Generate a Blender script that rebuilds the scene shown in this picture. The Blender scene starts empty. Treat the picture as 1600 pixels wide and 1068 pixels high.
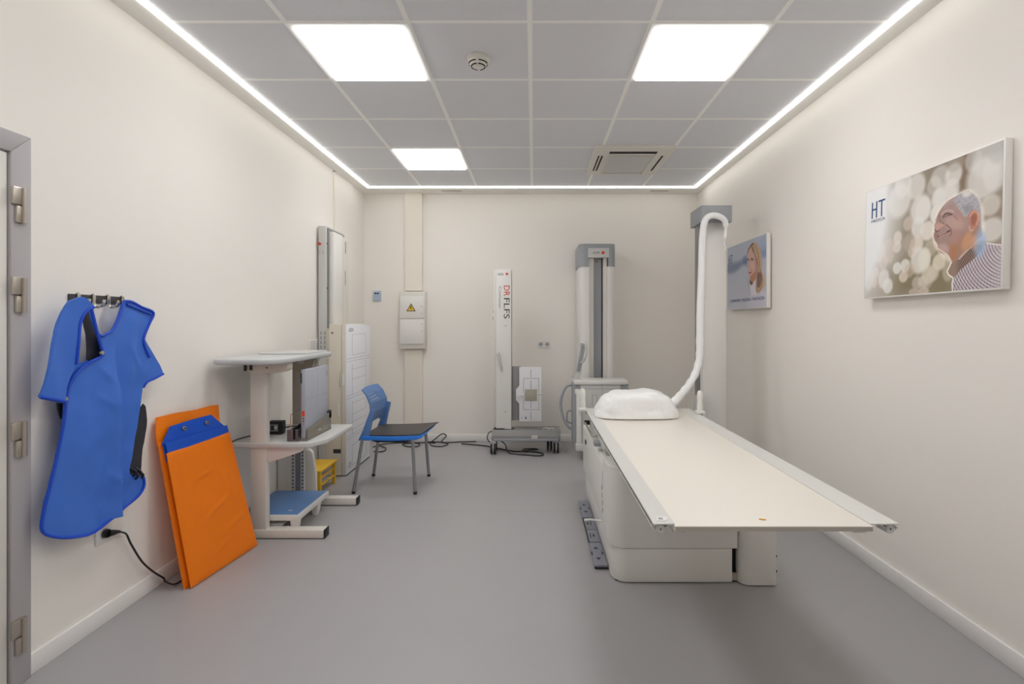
import bpy, bmesh, math, random
import numpy as np
from mathutils import Vector, Matrix, noise
from mathutils.geometry import delaunay_2d_cdt
random.seed(7)
scene = bpy.context.scene
COL = scene.collection

# ------------------------------------------------------------ camera
F = 803.0; CX = 833.6; CY = 504.7; EYE = 1.347
cam_d = bpy.data.cameras.new('camera'); cam = bpy.data.objects.new('camera', cam_d); COL.objects.link(cam)
cam.location = (0, 0, EYE); cam.rotation_euler = (math.radians(90), 0, 0)
cam_d.sensor_width = 36; cam_d.lens = F / 1600 * 36
cam_d.shift_x = -(CX - 800) / 1600; cam_d.shift_y = -(534 - CY) / 1600
cam_d.clip_start = 0.02
scene.camera = cam

# ------------------------------------------------------------ world, exposure
w = bpy.data.worlds.new('world'); scene.world = w; w.use_nodes = True
w.node_tree.nodes['Background'].inputs[0].default_value = (1, 1, 1, 1)
w.node_tree.nodes['Background'].inputs[1].default_value = 0.0
scene.view_settings.view_transform = 'Standard'
scene.view_settings.look = 'None'
scene.view_settings.exposure = 0.40
scene.view_settings.gamma = 1.0
scene.view_settings.use_curve_mapping = False
scene.cycles.use_denoising = True
scene.cycles.max_bounces = 10
scene.cycles.diffuse_bounces = 8
scene.cycles.sample_clamp_indirect = 6
PANEL = 8.6      # light given off by the ceiling panels
STRIP = 4.5      # light given off by the LED strip

# ------------------------------------------------------------ helpers
def P(px, py, Y): return Vector(((px - CX) * Y / F, Y, EYE - (py - CY) * Y / F))
def PX(px, py, X):
    Y = X * F / (px - CX); return Vector((X, Y, EYE - (py - CY) * Y / F))
def lin(c):
    c = c / 255.0
    return c / 12.92 if c <= 0.04045 else ((c + 0.055) / 1.055) ** 2.4

def mat(name, rgb, rough=0.5, metal=0.0, bump=0.0, bscale=60, var=0.0, vscale=4, coat=0.0, emit=0.0, spec=0.5, trans=0.0, sheen=0.0):
    m = bpy.data.materials.new(name); m.use_nodes = True
    nt = m.node_tree; b = nt.nodes['Principled BSDF']
    col = tuple(min(0.95, lin(c)) for c in rgb) + (1,)
    b.inputs['Base Color'].default_value = col
    b.inputs['Roughness'].default_value = rough
    b.inputs['Metallic'].default_value = metal
    b.inputs['Specular IOR Level'].default_value = spec
    b.inputs['Coat Weight'].default_value = coat
    if trans: b.inputs['Transmission Weight'].default_value = trans
    if sheen: b.inputs['Sheen Weight'].default_value = sheen
    tc = nt.nodes.new('ShaderNodeTexCoord')
    if emit:
        b.inputs['Emission Color'].default_value = col
        b.inputs['Emission Strength'].default_value = emit
    if var:
        n = nt.nodes.new('ShaderNodeTexNoise'); n.inputs['Scale'].default_value = vscale; n.inputs['Detail'].default_value = 4
        mx = nt.nodes.new('ShaderNodeMix'); mx.data_type = 'RGBA'
        mx.inputs[6].default_value = tuple(c * (1 - var) for c in col[:3]) + (1,)
        mx.inputs[7].default_value = tuple(min(1, c * (1 + var)) for c in col[:3]) + (1,)
        nt.links.new(tc.outputs['Object'], n.inputs['Vector']); nt.links.new(n.outputs['Fac'], mx.inputs[0])
        nt.links.new(mx.outputs[2], b.inputs['Base Color'])
    if bump:
        n = nt.nodes.new('ShaderNodeTexNoise'); n.inputs['Scale'].default_value = bscale; n.inputs['Detail'].default_value = 3
        bp = nt.nodes.new('ShaderNodeBump'); bp.inputs['Strength'].default_value = bump; bp.inputs['Distance'].default_value = 0.002
        nt.links.new(tc.outputs['Object'], n.inputs['Vector']); nt.links.new(n.outputs['Fac'], bp.inputs['Height'])
        nt.links.new(bp.outputs['Normal'], b.inputs['Normal'])
    return m

M = {}
M['wall'] = mat('wall_paint', (241, 237, 231), 0.75, bump=0.15, bscale=220, var=0.012, vscale=1.5, spec=0.25)
M['ceil_band'] = mat('ceiling_plaster', (242, 240, 236), 0.85, spec=0.2, bump=0.05, bscale=200)
M['tile'] = mat('ceiling_tile', (226, 227, 231), 0.9, spec=0.15, bump=0.2, bscale=400, var=0.02, vscale=60)
M['tbar'] = mat('ceiling_grid', (250, 249, 246), 0.6)
M['floor'] = mat('grey_vinyl', (168, 166, 167), 0.42, spec=0.4, var=0.03, vscale=2.0, bump=0.12, bscale=90)
M['seam'] = mat('vinyl_seam', (155, 153, 152), 0.5)
M['skirt'] = mat('white_skirting', (238, 236, 234), 0.45)
M['white'] = mat('white_enamel', (232, 230, 226), 0.4)
M['offwhite'] = mat('off_white_plastic', (222, 218, 210), 0.42)
M['lgrey'] = mat('light_grey_enamel', (204, 204, 202), 0.45)
M['mgrey'] = mat('mid_grey_plastic', (158, 161, 166), 0.5)
M['dgrey'] = mat('dark_grey_metal', (140, 139, 138), 0.45)
M['cgrey'] = mat('warm_grey_bracket', (176, 168, 155), 0.5)
M['frame'] = mat('door_frame_grey', (178, 174, 176), 0.5)
M['doorleaf'] = mat('door_leaf_white', (228, 224, 218), 0.5)
M['steel'] = mat('brushed_steel', (190, 182, 172), 0.32, metal=0.9)
M['chrome'] = mat('chrome', (225, 222, 215), 0.15, metal=1.0)
M['alu'] = mat('anodised_aluminium', (220, 219, 215), 0.4, metal=0.12)
M['black'] = mat('black_plastic', (32, 31, 33), 0.45)
M['dark'] = mat('dark_gap', (18, 17, 17), 0.8)
M['desk'] = mat('desk_laminate_grey', (196, 199, 200), 0.4)
M['coolwhite'] = mat('cool_white_panel', (240, 241, 247), 0.4)
M['beige'] = mat('beige_enamel', (220, 213, 200), 0.45)
M['pedal'] = mat('pedal_grey', (134, 136, 146), 0.5)
M['charcoal'] = mat('charcoal_plastic', (58, 56, 58), 0.5)
M['cream'] = mat('cream_laminate', (234, 228, 218), 0.4, spec=0.45)
M['creamedge'] = mat('laminate_edge', (176, 170, 160), 0.5)
M['base'] = mat('table_base_enamel', (228, 226, 222), 0.42)
M['blue'] = mat('blue_vinyl_cloth', (66, 116, 212), 0.42, bump=0.3, bscale=700, spec=0.35, var=0.02, vscale=7)
M['bluetrim'] = mat('blue_binding', (14, 72, 200), 0.45)
M['royal'] = mat('royal_blue_vinyl', (8, 82, 200), 0.42)
M['lining'] = mat('black_nylon_lining', (44, 44, 52), 0.5)
M['orange'] = mat('orange_vinyl', (246, 126, 0), 0.42, spec=0.4, bump=0.1, bscale=40)
M['chairblue'] = mat('chair_blue_plastic', (88, 126, 182), 0.45)
M['chairblue2'] = mat('chair_seat_blue', (44, 128, 226), 0.4)
M['seatpad'] = mat('seat_pad_black', (70, 66, 64), 0.55, bump=0.3, bscale=500)
M['leg'] = mat('grey_painted_steel', (150, 152, 156), 0.35, metal=0.4)
M['trayblue'] = mat('blue_rubber_mat', (108, 150, 206), 0.5)
M['yellow'] = mat('yellow_plastic', (226, 180, 44), 0.5)
M['paper'] = mat('paper_white', (236, 234, 230), 0.7)
M['beigecard'] = mat('beige_card', (216, 200, 160), 0.8)
M['red'] = mat('red_print', (214, 58, 40), 0.5)
M['orangep'] = mat('orange_print', (232, 84, 40), 0.5)
M['ink'] = mat('black_print', (46, 46, 52), 0.6)
M['greyink'] = mat('grey_print', (140, 140, 144), 0.6)
M['htblue'] = mat('logo_blue', (30, 72, 128), 0.6)
M['panelgrey'] = mat('detector_panel_grey', (176, 180, 192), 0.4)
M['plategrey'] = mat('detector_plate_white', (226, 226, 230), 0.4)
M['olive'] = mat('grey_green_square', (168, 164, 148), 0.5)
M['smoke'] = mat('smoked_plastic', (128, 122, 110), 0.3, spec=0.6)
M['plum'] = mat('dock_end_brown', (104, 92, 94), 0.45)
M['drape'] = mat('white_plastic_sheet', (246, 246, 246), 0.35, spec=0.45, bump=0.35, bscale=24)
M['trunk'] = mat('cream_trunking', (238, 231, 220), 0.5)
M['signyellow'] = mat('sign_yellow', (238, 190, 50), 0.5)
M['screenblue'] = mat('screen_blue', (176, 190, 214), 0.35)
M['led'] = mat('led_strip_glow', (255, 252, 244), 0.5, emit=STRIP)
M['panel'] = mat('led_panel_glow', (250, 252, 255), 0.5, emit=PANEL)
M['acr'] = mat('clear_acrylic', (225, 225, 228), 0.05, trans=0.9)
M['amber'] = mat('amber_sticker', (214, 150, 50), 0.5)

ORG = {}
class MB:
    def __init__(s): s.bm = bmesh.new(); s.mats = []
    def mi(s, m):
        m = M[m] if isinstance(m, str) else m
        if m not in s.mats: s.mats.append(m)
        return s.mats.index(m)
    def add(s, bm2, m):
        k = s.mi(m)
        for f in bm2.faces: f.material_index = k
        me = bpy.data.meshes.new('tmp'); bm2.to_mesh(me); bm2.free(); s.bm.from_mesh(me); bpy.data.meshes.remove(me)
        return s
    def raw(s, verts, faces, m, bev=0, seg=2):
        b = bmesh.new(); vs = [b.verts.new(v) for v in verts]
        for f in faces:
            try: b.faces.new([vs[i] for i in f])
            except ValueError: pass
        bmesh.ops.recalc_face_normals(b, faces=b.faces)
        if bev:
            es = [e for e in b.edges if len(e.link_faces) == 2 and e.calc_face_angle(0) > 0.5]
            bmesh.ops.bevel(b, geom=es, offset=bev, segments=seg, affect='EDGES', profile=0.5, clamp_overlap=True)
        return s.add(b, m)
    def box(s, x0, x1, y0, y1, z0, z1, m, bev=0, seg=2):
        v = [(x, y, z) for x in (x0, x1) for y in (y0, y1) for z in (z0, z1)]
        return s.raw(v, [(0, 1, 3, 2), (4, 6, 7, 5), (0, 4, 5, 1), (2, 3, 7, 6), (0, 2, 6, 4), (1, 5, 7, 3)], m, bev, seg)
    def prism(s, pts, ax, a, b, m, bev=0, seg=2):
        def c(p, t):
            return {'x': (t, p[0], p[1]), 'y': (p[0], t, p[1]), 'z': (p[0], p[1], t)}[ax]
        n = len(pts); v = [c(p, a) for p in pts] + [c(p, b) for p in pts]
        f = [tuple(range(n)), tuple(range(2 * n - 1, n - 1, -1))] + [(i, (i + 1) % n, n + (i + 1) % n, n + i) for i in range(n)]
        return s.raw(v, f, m, bev, seg)
    def hexa(s, bot, top, m, bev=0):
        v = list(bot) + list(top)
        return s.raw(v, [(0, 1, 2, 3), (7, 6, 5, 4), (0, 4, 5, 1), (1, 5, 6, 2), (2, 6, 7, 3), (3, 7, 4, 0)], m, bev)
    def tube(s, pts, r, m, n=10, closed=False, cap=True, flat=1.0):
        pts = [Vector(p) for p in pts]; N = len(pts)
        rs = r if isinstance(r, (list, tuple)) else [r] * N
        up = None; rings = []; b = bmesh.new()
        for i, p in enumerate(pts):
            if closed: t = pts[(i + 1) % N] - pts[i - 1]
            else: t = pts[min(i + 1, N - 1)] - pts[max(i - 1, 0)]
            t.normalize()
            if up is None:
                up = Vector((0, 0, 1)) if abs(t.z) < 0.9 else Vector((1, 0, 0))
            u = (up - t * up.dot(t)).normalized(); v = t.cross(u); up = u
            rings.append([b.verts.new(p + u * math.cos(a) * rs[i] + v * math.sin(a) * rs[i] * flat) for a in [2 * math.pi * k / n for k in range(n)]])
        for i in range(N if closed else N - 1):
            A, B = rings[i], rings[(i + 1) % N]
            for k in range(n): b.faces.new((A[k], A[(k + 1) % n], B[(k + 1) % n], B[k]))
        if cap and not closed:
            b.faces.new(rings[0][::-1]); b.faces.new(rings[-1])
        bmesh.ops.recalc_face_normals(b, faces=b.faces)
        return s.add(b, m)
    def cyl(s, p0, p1, r, m, n=20, r2=None, bev=0):
        p0 = Vector(p0); p1 = Vector(p1); b = bmesh.new()
        bmesh.ops.create_cone(b, cap_ends=True, segments=n, radius1=r, radius2=r if r2 is None else r2, depth=(p1 - p0).length)
        if bev:
            es = [e for e in b.edges if len(e.link_faces) == 2 and any(len(f.verts) > 4 for f in e.link_faces)]
            bmesh.ops.bevel(b, geom=es, offset=bev, segments=2, affect='EDGES')
        q = (p1 - p0).to_track_quat('Z', 'Y').to_matrix().to_4x4()
        bmesh.ops.transform(b, matrix=Matrix.Translation((p0 + p1) / 2) @ q, verts=b.verts)
        return s.add(b, m)
    def lathe(s, prof, m, c=(0, 0), n=32):
        b = bmesh.new(); rings = []
        for r, z in prof: rings.append([b.verts.new((c[0] + r * math.cos(2 * math.pi * k / n), c[1] + r * math.sin(2 * math.pi * k / n), z)) for k in range(n)])
        for A, B in zip(rings, rings[1:]):
            for k in range(n): b.faces.new((A[k], A[(k + 1) % n], B[(k + 1) % n], B[k]))
        b.faces.new(rings[0]); b.faces.new(rings[-1])
        bmesh.ops.recalc_face_normals(b, faces=b.faces)
        return s.add(b, m)
    def text(s, txt, o, right, up, h, m, width=None, ext=0.0004):
        c = bpy.data.curves.new('t', 'FONT'); c.body = txt; c.size = 1; c.extrude = 0.0; c.resolution_u = 3
        ob = bpy.data.objects.new('t', c); COL.objects.link(ob)
        dg = bpy.context.evaluated_depsgraph_get(); me = bpy.data.meshes.new_from_object(ob.evaluated_get(dg))
        bpy.data.objects.remove(ob); bpy.data.curves.remove(c)
        b = bmesh.new(); b.from_mesh(me); bpy.data.meshes.remove(me)
        xs = [v.co.x for v in b.verts]; ys = [v.co.y for v in b.verts]
        x0, x1, y0, y1 = min(xs), max(xs), min(ys), max(ys)
        sy = h / (y1 - y0); sx = sy if width is None else width / (x1 - x0)
        right = Vector(right).normalized(); up = Vector(up).normalized(); nrm = right.cross(up); o = Vector(o)
        for v in b.verts: v.co = o + right * (v.co.x - x0) * sx + up * (v.co.y - y0) * sy + nrm * ext
        return s.add(b, m)
    def build(s, name, parent=None, label=None, org=None, sm=35, bevel_after=None, kind=None):
        me = bpy.data.meshes.new(name)
        bmesh.ops.remove_doubles(s.bm, verts=s.bm.verts, dist=1e-6)
        if parent is not None: og = ORG[parent.name]
        elif org is not None: og = Vector(org)
        else:
            xs = [v.co for v in s.bm.verts]
            og = Vector(((min(v.x for v in xs) + max(v.x for v in xs)) / 2, (min(v.y for v in xs) + max(v.y for v in xs)) / 2, min(v.z for v in xs)))
        bmesh.ops.translate(s.bm, vec=-og, verts=s.bm.verts)
        s.bm.to_mesh(me); s.bm.free()
        for m in s.mats: me.materials.append(m)
        me.polygons.foreach_set('use_smooth', [True] * len(me.polygons))
        me.set_sharp_from_angle(angle=math.radians(sm))
        ob = bpy.data.objects.new(name, me); COL.objects.link(ob)
        if parent is not None: ob.parent = parent
        else: ob.location = og
        ORG[ob.name] = og
        if label: ob['label'] = label
        if kind: ob['kind'] = kind
        return ob

def tag(o, label, cat, group=None, kind=None):
    o['label'] = label; o['category'] = cat
    if group: o['group'] = group
    if kind: o['kind'] = kind
    return o
def thing(name, loc, label, cat, group=None):
    o = bpy.data.objects.new(name, None); COL.objects.link(o); o.location = loc; o.empty_display_size = 0.1
    ORG[o.name] = Vector(loc); return tag(o, label, cat, group)
def struct(o, label=None):
    o['kind'] = 'structure'
    if label: o['label'] = label
    return o
def copy_tree(src, delta, label):
    r = src.copy(); COL.objects.link(r); r.location = src.location + Vector(delta); r['label'] = label
    def rec(a, b):
        for ch in list(a.children):
            c = ch.copy(); COL.objects.link(c); c.parent = b; rec(ch, c)
    rec(src, r); return r
def smooth_path(pts, k=6, closed=False):
    pts = [Vector(p) for p in pts]; n = len(pts); out = []
    rng = range(n) if closed else range(n - 1)
    for i in rng:
        g = lambda j: pts[j % n] if closed else pts[max(0, min(n - 1, j))]
        p0, p1, p2, p3 = g(i - 1), g(i), g(i + 1), g(i + 2)
        for q in range(k):
            t = q / k
            out.append(0.5 * ((2 * p1) + (p2 - p0) * t + (2 * p0 - 5 * p1 + 4 * p2 - p3) * t * t + (3 * p1 - p0 - 3 * p2 + p3) * t ** 3))
    if not closed: out.append(pts[-1])
    return out
def inside(x, y, poly):
    c = False; n = len(poly); j = n - 1
    for i in range(n):
        xi, yi = poly[i]; xj, yj = poly[j]
        if (yi > y) != (yj > y) and x < (xj - xi) * (y - yi) / (yj - yi) + xi: c = not c
        j = i
    return c
def sheet(poly, fn, step, m, mb=None, thick=0.006, nrm=None):
    """a cloth panel: 2D outline filled with a fine triangulation, lifted by fn(u,v)->Vector, given thickness"""
    xs = [p[0] for p in poly]; ys = [p[1] for p in poly]
    dense = []
    for i, p in enumerate(poly):
        q = poly[(i + 1) % len(poly)]; d = math.hypot(q[0] - p[0], q[1] - p[1]); k = max(1, int(d / step))
        for t in range(k): dense.append((p[0] + (q[0] - p[0]) * t / k, p[1] + (q[1] - p[1]) * t / k))
    pts = list(dense)
    y = min(ys); row = 0
    while y < max(ys):
        x = min(xs) + (step / 2 if row % 2 else 0)
        while x < max(xs):
            if inside(x, y, dense) and min(abs(x - a) + abs(y - b) for a, b in dense) > step * 0.6: pts.append((x, y))
            x += step
        y += step * 0.87; row += 1
    n = len(dense)
    r = delaunay_2d_cdt([Vector(p) for p in pts], [], [list(range(n))], 1, 1e-7)
    vs, fs = r[0], r[2]
    b = bmesh.new(); V = [b.verts.new(fn(v.x, v.y)) for v in vs]
    for f in fs:
        try: b.faces.new([V[i] for i in f])
        except ValueError: pass
    bmesh.ops.recalc_face_normals(b, faces=b.faces)
    want = Vector(nrm or (1, 0, 0)); tot = Vector()
    b.normal_update()
    for f in b.faces: tot += f.normal
    if tot.dot(want) < 0: bmesh.ops.reverse_faces(b, faces=b.faces)
    if thick:
        b.normal_update()
        g = bmesh.ops.solidify(b, geom=list(b.faces), thickness=thick)
        bmesh.ops.recalc_face_normals(b, faces=b.faces)
    mb = mb or MB(); mb.add(b, m); return mb

XL, XR, YB, ZC, YR = -1.935, 1.87, 5.87, 2.821, -1.7

# ------------------------------------------------------------ the room
mb = MB(); mb.box(XL - .1, XR + .1, YR - .1, YB + .1, -.1, 0, 'floor')
mb.box(XL, XR, 3.688, 3.691, -.01, .0003, 'seam')
#mb.box(.02, .023, YR, YB, -.01, .0003, 'seam')
struct(mb.build('floor', org=(0, 0, 0)))
struct(MB().box(XL - .1, XL, YR - .1, YB + .1, 0, ZC + .1, 'wall').build('wall_left', org=(XL, 0, 0)))
struct(MB().box(XR, XR + .1, YR - .1, YB + .1, 0, ZC + .1, 'wall').build('wall_right', org=(XR, 0, 0)))
struct(MB().box(XL, XR, YB, YB + .1, 0, ZC + .1, 'wall').build('wall_back', org=(0, YB, 0)))
struct(MB().box(XL, XR, YR - .1, YR, 0, ZC + .1, 'wall').build('wall_rear', org=(0, YR, 0)))
# ceiling: plaster margin around a field of grey tiles in a white grid
SL, SR, SB, SF = -1.792, 1.752, 5.565, -1.3
mb = MB(); mb.box(XL, XR, YR, YB, ZC + .02, ZC + .1, 'tile')
for a in ((XL, SL, YR, YB), (SR, XR, YR, YB), (SL, SR, SB, YB), (SL, SR, YR, SF)):
    mb.box(a[0], a[1], a[2], a[3], ZC, ZC + .05, 'ceil_band')
gx = [-.018 + .6 * k for k in (-2, -1, 0, 1, 2)]; gy = [2.52 + .6 * k for k in range(-6, 6)]
gx2 = [SL + .012] + gx + [SR - .012]
ys = [SF] + [y for y in gy if SF < y < SB - .06] + [SB]
for i in range(len(gx2) - 1):
    for j in range(len(ys) - 1):
        mb.box(gx2[i] + .009, gx2[i + 1] - .009, ys[j] + .009, ys[j + 1] - .009, ZC + .004, ZC + .03, 'tile', .0015, 1)
for x in gx: mb.box(x - .0125, x + .0125, SF, SB, ZC + .002, ZC + .03, 'tbar')
for y in gy:
    if SF < y < SB - .06: mb.box(SL, SR, y - .011, y + .011, ZC + .0025, ZC + .03, 'tbar')
struct(mb.build('ceiling', org=(0, 0, ZC)))
# baseboards
bb = .08
def base_bb(name, x0, x1, y0, y1):
    struct(MB().box(x0, x1, y0, y1, 0, bb, 'skirt', .003).build(name))
base_bb('baseboard_left', XL, XL + .013, 1.96, YB)
base_bb('baseboard_left_near', XL, XL + .013, YR, .96)
base_bb('baseboard_right', XR - .013, XR, YR, YB)
base_bb('baseboard_back', XL + .013, XR - .013, YB - .013, YB)
# door in the left wall
d = thing('door_1', (XL, 1.45, 0), 'white door with grey metal frame at the left edge', 'door'); d['kind'] = 'structure'
for a in [k for k in ('category',)]: del d[a]
fx = XL + .022
mb = MB()
mb.raw([(x, y, z) for x in (XL, fx) for (y, z) in ((1.958, 0), (1.958, 2.052), (1.882, 1.976), (1.882, 0))], [(0, 1, 2, 3), (7, 6, 5, 4), (0, 4, 5, 1), (1, 5, 6, 2), (2, 6, 7, 3), (3, 7, 4, 0)], 'frame', .003)
mb.raw([(x, y, z) for x in (XL, fx) for (y, z) in ((.962, 0), (.962, 2.052), (1.038, 1.976), (1.038, 0))], [(0, 1, 2, 3), (7, 6, 5, 4), (0, 4, 5, 1), (1, 5, 6, 2), (2, 6, 7, 3), (3, 7, 4, 0)], 'frame', .003)
mb.raw([(x, y, z) for x in (XL, fx) for (y, z) in ((.962, 2.052), (1.958, 2.052), (1.882, 1.976), (1.038, 1.976))], [(0, 1, 2, 3), (7, 6, 5, 4), (0, 4, 5, 1), (1, 5, 6, 2), (2, 6, 7, 3), (3, 7, 4, 0)], 'frame', .003)
mb.build('door_frame', d)
MB().box(XL, XL + .012, 1.043, 1.877, .006, 1.97, 'doorleaf', .002).build('door_leaf', d, 'white door leaf')
MB().box(XL + .012, XL + .05, 1.09, 1.11, 1.0, 1.04, 'steel').box(XL + .045, XL + .06, 1.09, 1.23, 1.01, 1.03, 'steel', .004).build('door_handle', d)
for zc in (1.785, 1.452, .917, .187):
    h = MB()
    h.box(fx, fx + .012, 1.878, 1.925, zc, zc + .066, 'steel', .004)
    h.cyl((fx + .012, 1.918, zc - .066), (fx + .012, 1.918, zc + .064), .009, 'steel', 16)
    h.box(fx, fx + .012, 1.892, 1.925, zc - .066, zc - .004, 'steel', .004)
    h.build('hinge', d)

# ------------------------------------------------------------ ceiling fittings
mb = MB(); zt = ZC
mb.box(SL - .009, SL + .009, SF, SB + .009, zt - .010, zt + .01, 'led')
mb.box(SR - .009, SR + .009, SF, SB + .009, zt - .010, zt + .01, 'led')
mb.box(SL + .009, SR - .009, SB - .009, SB + .009, zt - .010, zt + .01, 'led')
st = mb.build('led_strip_light', org=(0, 2, zt))
tag(st, 'thin glowing white light strip running around the edge of the grey tiled ceiling', 'light strip')
def light(x0, y0, label):
    t = thing('ceiling_light', (x0 + .3, y0 + .3, zt), label, 'ceiling light', 'square light panels in the tiled ceiling')
    f = MB()
    for a in ((0, .6, 0, .03), (0, .6, .57, .6), (0, .03, .03, .57), (.57, .6, .03, .57)):
        f.box(x0 + a[0], x0 + a[1], y0 + a[2], y0 + a[3], zt - .007, zt + .004, 'tbar')
    f.build('frame', t)
    MB().box(x0 + .03, x0 + .57, y0 + .03, y0 + .57, zt - .016, zt + .004, 'panel').build('diffuser', t, 'glowing white square diffuser')
    return t
L0 = light(-1.218, 2.52, 'large glowing square panel near the front left of the ceiling, left of the smoke detector')
copy_tree(L0, (1.8, 0, 0), 'large glowing square panel at the front right of the ceiling, right of the smoke detector')
copy_tree(L0, (0, 1.8, 0), 'smallest looking glowing square panel far back on the left of the ceiling')
copy_tree(L0, (0, -1.8, 0), 'glowing square panel above the near end of the room by the door')
copy_tree(L0, (1.8, -1.8, 0), 'glowing square panel above the near end of the room by the right wall')
# smoke detector
sx, sy = -.308, 2.86
t = thing('smoke_detector', (sx, sy, zt), 'round white smoke detector between the two large glowing ceiling panels', 'smoke detector')
MB().lathe([(.060, zt + .002), (.062, zt - .012), (.056, zt - .018)], 'offwhite', (sx, sy)).build('base', t)
b = MB().lathe([(.054, zt - .018), (.054, zt - .026), (.044, zt - .042), (.026, zt - .052), (.001, zt - .053)], 'offwhite', (sx, sy)).build('dome', t)
v = MB()
for k in range(4):
    for rr, zz in ((.0505, -.0325), (.0375, -.047)):
        a0 = k * math.pi / 2 + .16; pts = [(sx + rr * math.cos(a0 + q * 1.25 / 8), sy + rr * math.sin(a0 + q * 1.25 / 8), zt + zz) for q in range(9)]
        v.tube(pts, .0035, 'dark', 6)
v.build('vent_slots', b, 'black curved vent slots')
# air conditioner cassette
x0, x1, y0, y1 = .512, 1.188, 4.262, 5.035; za = zt - .022
t = thing('air_conditioner', ((x0 + x1) / 2, (y0 + y1) / 2, zt), 'square white ceiling cassette air conditioner with black air slots', 'air conditioner')
MB().box(x0, x1, y0, y1, za, zt + .006, 'offwhite', .008).build('casing', t)
MB().box(x0 + .14, x1 - .14, y0 + .2, y1 - .09, za - .008, za, 'lgrey', .004).build('grille_panel', t, 'flat light grey centre panel')
for a in ((x0 + .135, x1 - .135, y0 + .09, y0 + .14), (x0 + .05, x0 + .062, y0 + .2, y1 - .14), (x0 + .078, x0 + .092, y0 + .2, y1 - .14), (x1 - .075, x1 - .06, y0 + .2, y1 - .14)):
    MB().box(a[0], a[1], a[2], a[3], za - .002, za + .002, 'dark').build('air_slot', t, 'black air slot')
MB().box(x0 + .142, x0 + .146, y0 + .15, y1 - .04, za - .012, za, 'offwhite').box(x1 - .146, x1 - .142, y0 + .15, y1 - .04, za - .012, za, 'offwhite').box(x0 + .14, x1 - .14, y1 - .085, y1 - .07, za - .012, za, 'offwhite').build('louvre', t)
# two small air slots in the plaster margin
for k, (xa, xb) in enumerate(((-1.02, -.80), (1.30, 1.50))):
    v = MB().box(xa, xb, 5.70, 5.735, zt - .003, zt + .001, 'cgrey').box(xa + .01, xb - .01, 5.714, 5.721, zt - .0035, zt, 'dgrey').build('slot_vent')
    tag(v, ('narrow slot vent in the ceiling margin above the electrical panel', 'narrow slot vent in the ceiling margin above the tall corner column')[k], 'vent', 'slot vents at the back of the ceiling')

# ------------------------------------------------------------ things on the back wall
yw = YB
tx0, tx1 = (634 - CX) * yw / F, (661 - CX) * yw / F
z_pt, z_pb = EYE + (CY - 456) * yw / F, EYE + (CY - 544) * yw / F
t = MB().box(tx0, tx1, yw - .05, yw, z_pt + .01, zt, 'trunk', .003).box(tx0 + .004, tx1 - .004, yw - .053, yw - .04, z_pt + .013, zt, 'trunk').build('cable_trunking')
tag(t, 'cream cable trunking running from the ceiling down to the electrical panel', 'cable trunking', 'cable trunking on the back wall')
t = MB().box(tx0, tx1, yw - .05, yw, bb, z_pb - .002, 'trunk', .003).box(tx0 + .004, tx1 - .004, yw - .053, yw - .04, bb, z_pb - .004, 'trunk').build('cable_trunking')
tag(t, 'cream cable trunking running from the electrical panel down to the floor', 'cable trunking', 'cable trunking on the back wall')
px0, px1 = -1.506, -1.215; yp = yw - .10
t = thing('electrical_panel', ((px0 + px1) / 2, yw, z_pb), 'white electrical panel with a yellow triangle on the back wall', 'electrical panel')
MB().box(px0, px1, yp, yw, z_pb, z_pt, 'offwhite', .005).build('casing', t)
zm = EYE + (CY - 498) * yw / F
MB().box(px0 + .01, px1 - .012, yp - .012, yp, zm + .004, z_pt - .05, 'white', .003).build('upper_door', t)
MB().box(px0 + .01, px1 - .012, yp - .012, yp, z_pb + .055, zm - .004, 'white', .003).build('lower_door', t)
cx, cz = -1.372, EYE + (CY - 480.5) * yp / F; yy = yp - .0135
MB().prism([(cx - .052, cz - .04), (cx + .052, cz - .04), (cx, cz + .05)], 'y', yy, yy + .002, 'ink').prism([(cx - .038, cz - .032), (cx + .038, cz - .032), (cx, cz + .034)], 'y', yy - .001, yy, 'signyellow').prism([(cx - .006, cz + .018), (cx + .004, cz + .018), (cx + .001, cz - .002), (cx + .007, cz - .002), (cx - .002, cz - .026), (cx - .003, cz - .008), (cx - .009, cz - .008)], 'y', yy - .0018, yy - .001, 'ink').build('warning_sign', t, 'yellow and black triangular warning sign')
for zz in (zm + .06, zm + .14, zm - .06, zm - .14):
    MB().box(px1 - .045, px1 - .032, yp - .016, yp - .011, zz - .003, zz + .003, 'greyink').build('latch', t)
# thermostat
tc = P(589.5, 462, yw)
t = thing('thermostat', (tc.x, yw, tc.z - .05), 'small pale blue grey thermostat on the back wall left of the electrical panel', 'thermostat')
MB().box(tc.x - .043, tc.x + .043, yw - .022, yw, tc.z - .058, tc.z + .056, 'screenblue', .004).build('casing', t)
for q in (-.014, .013): MB().box(tc.x + q - .010, tc.x + q + .010, yw - .024, yw - .021, tc.z + .018, tc.z + .036, 'ink').build('display', t, 'black display window')
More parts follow.
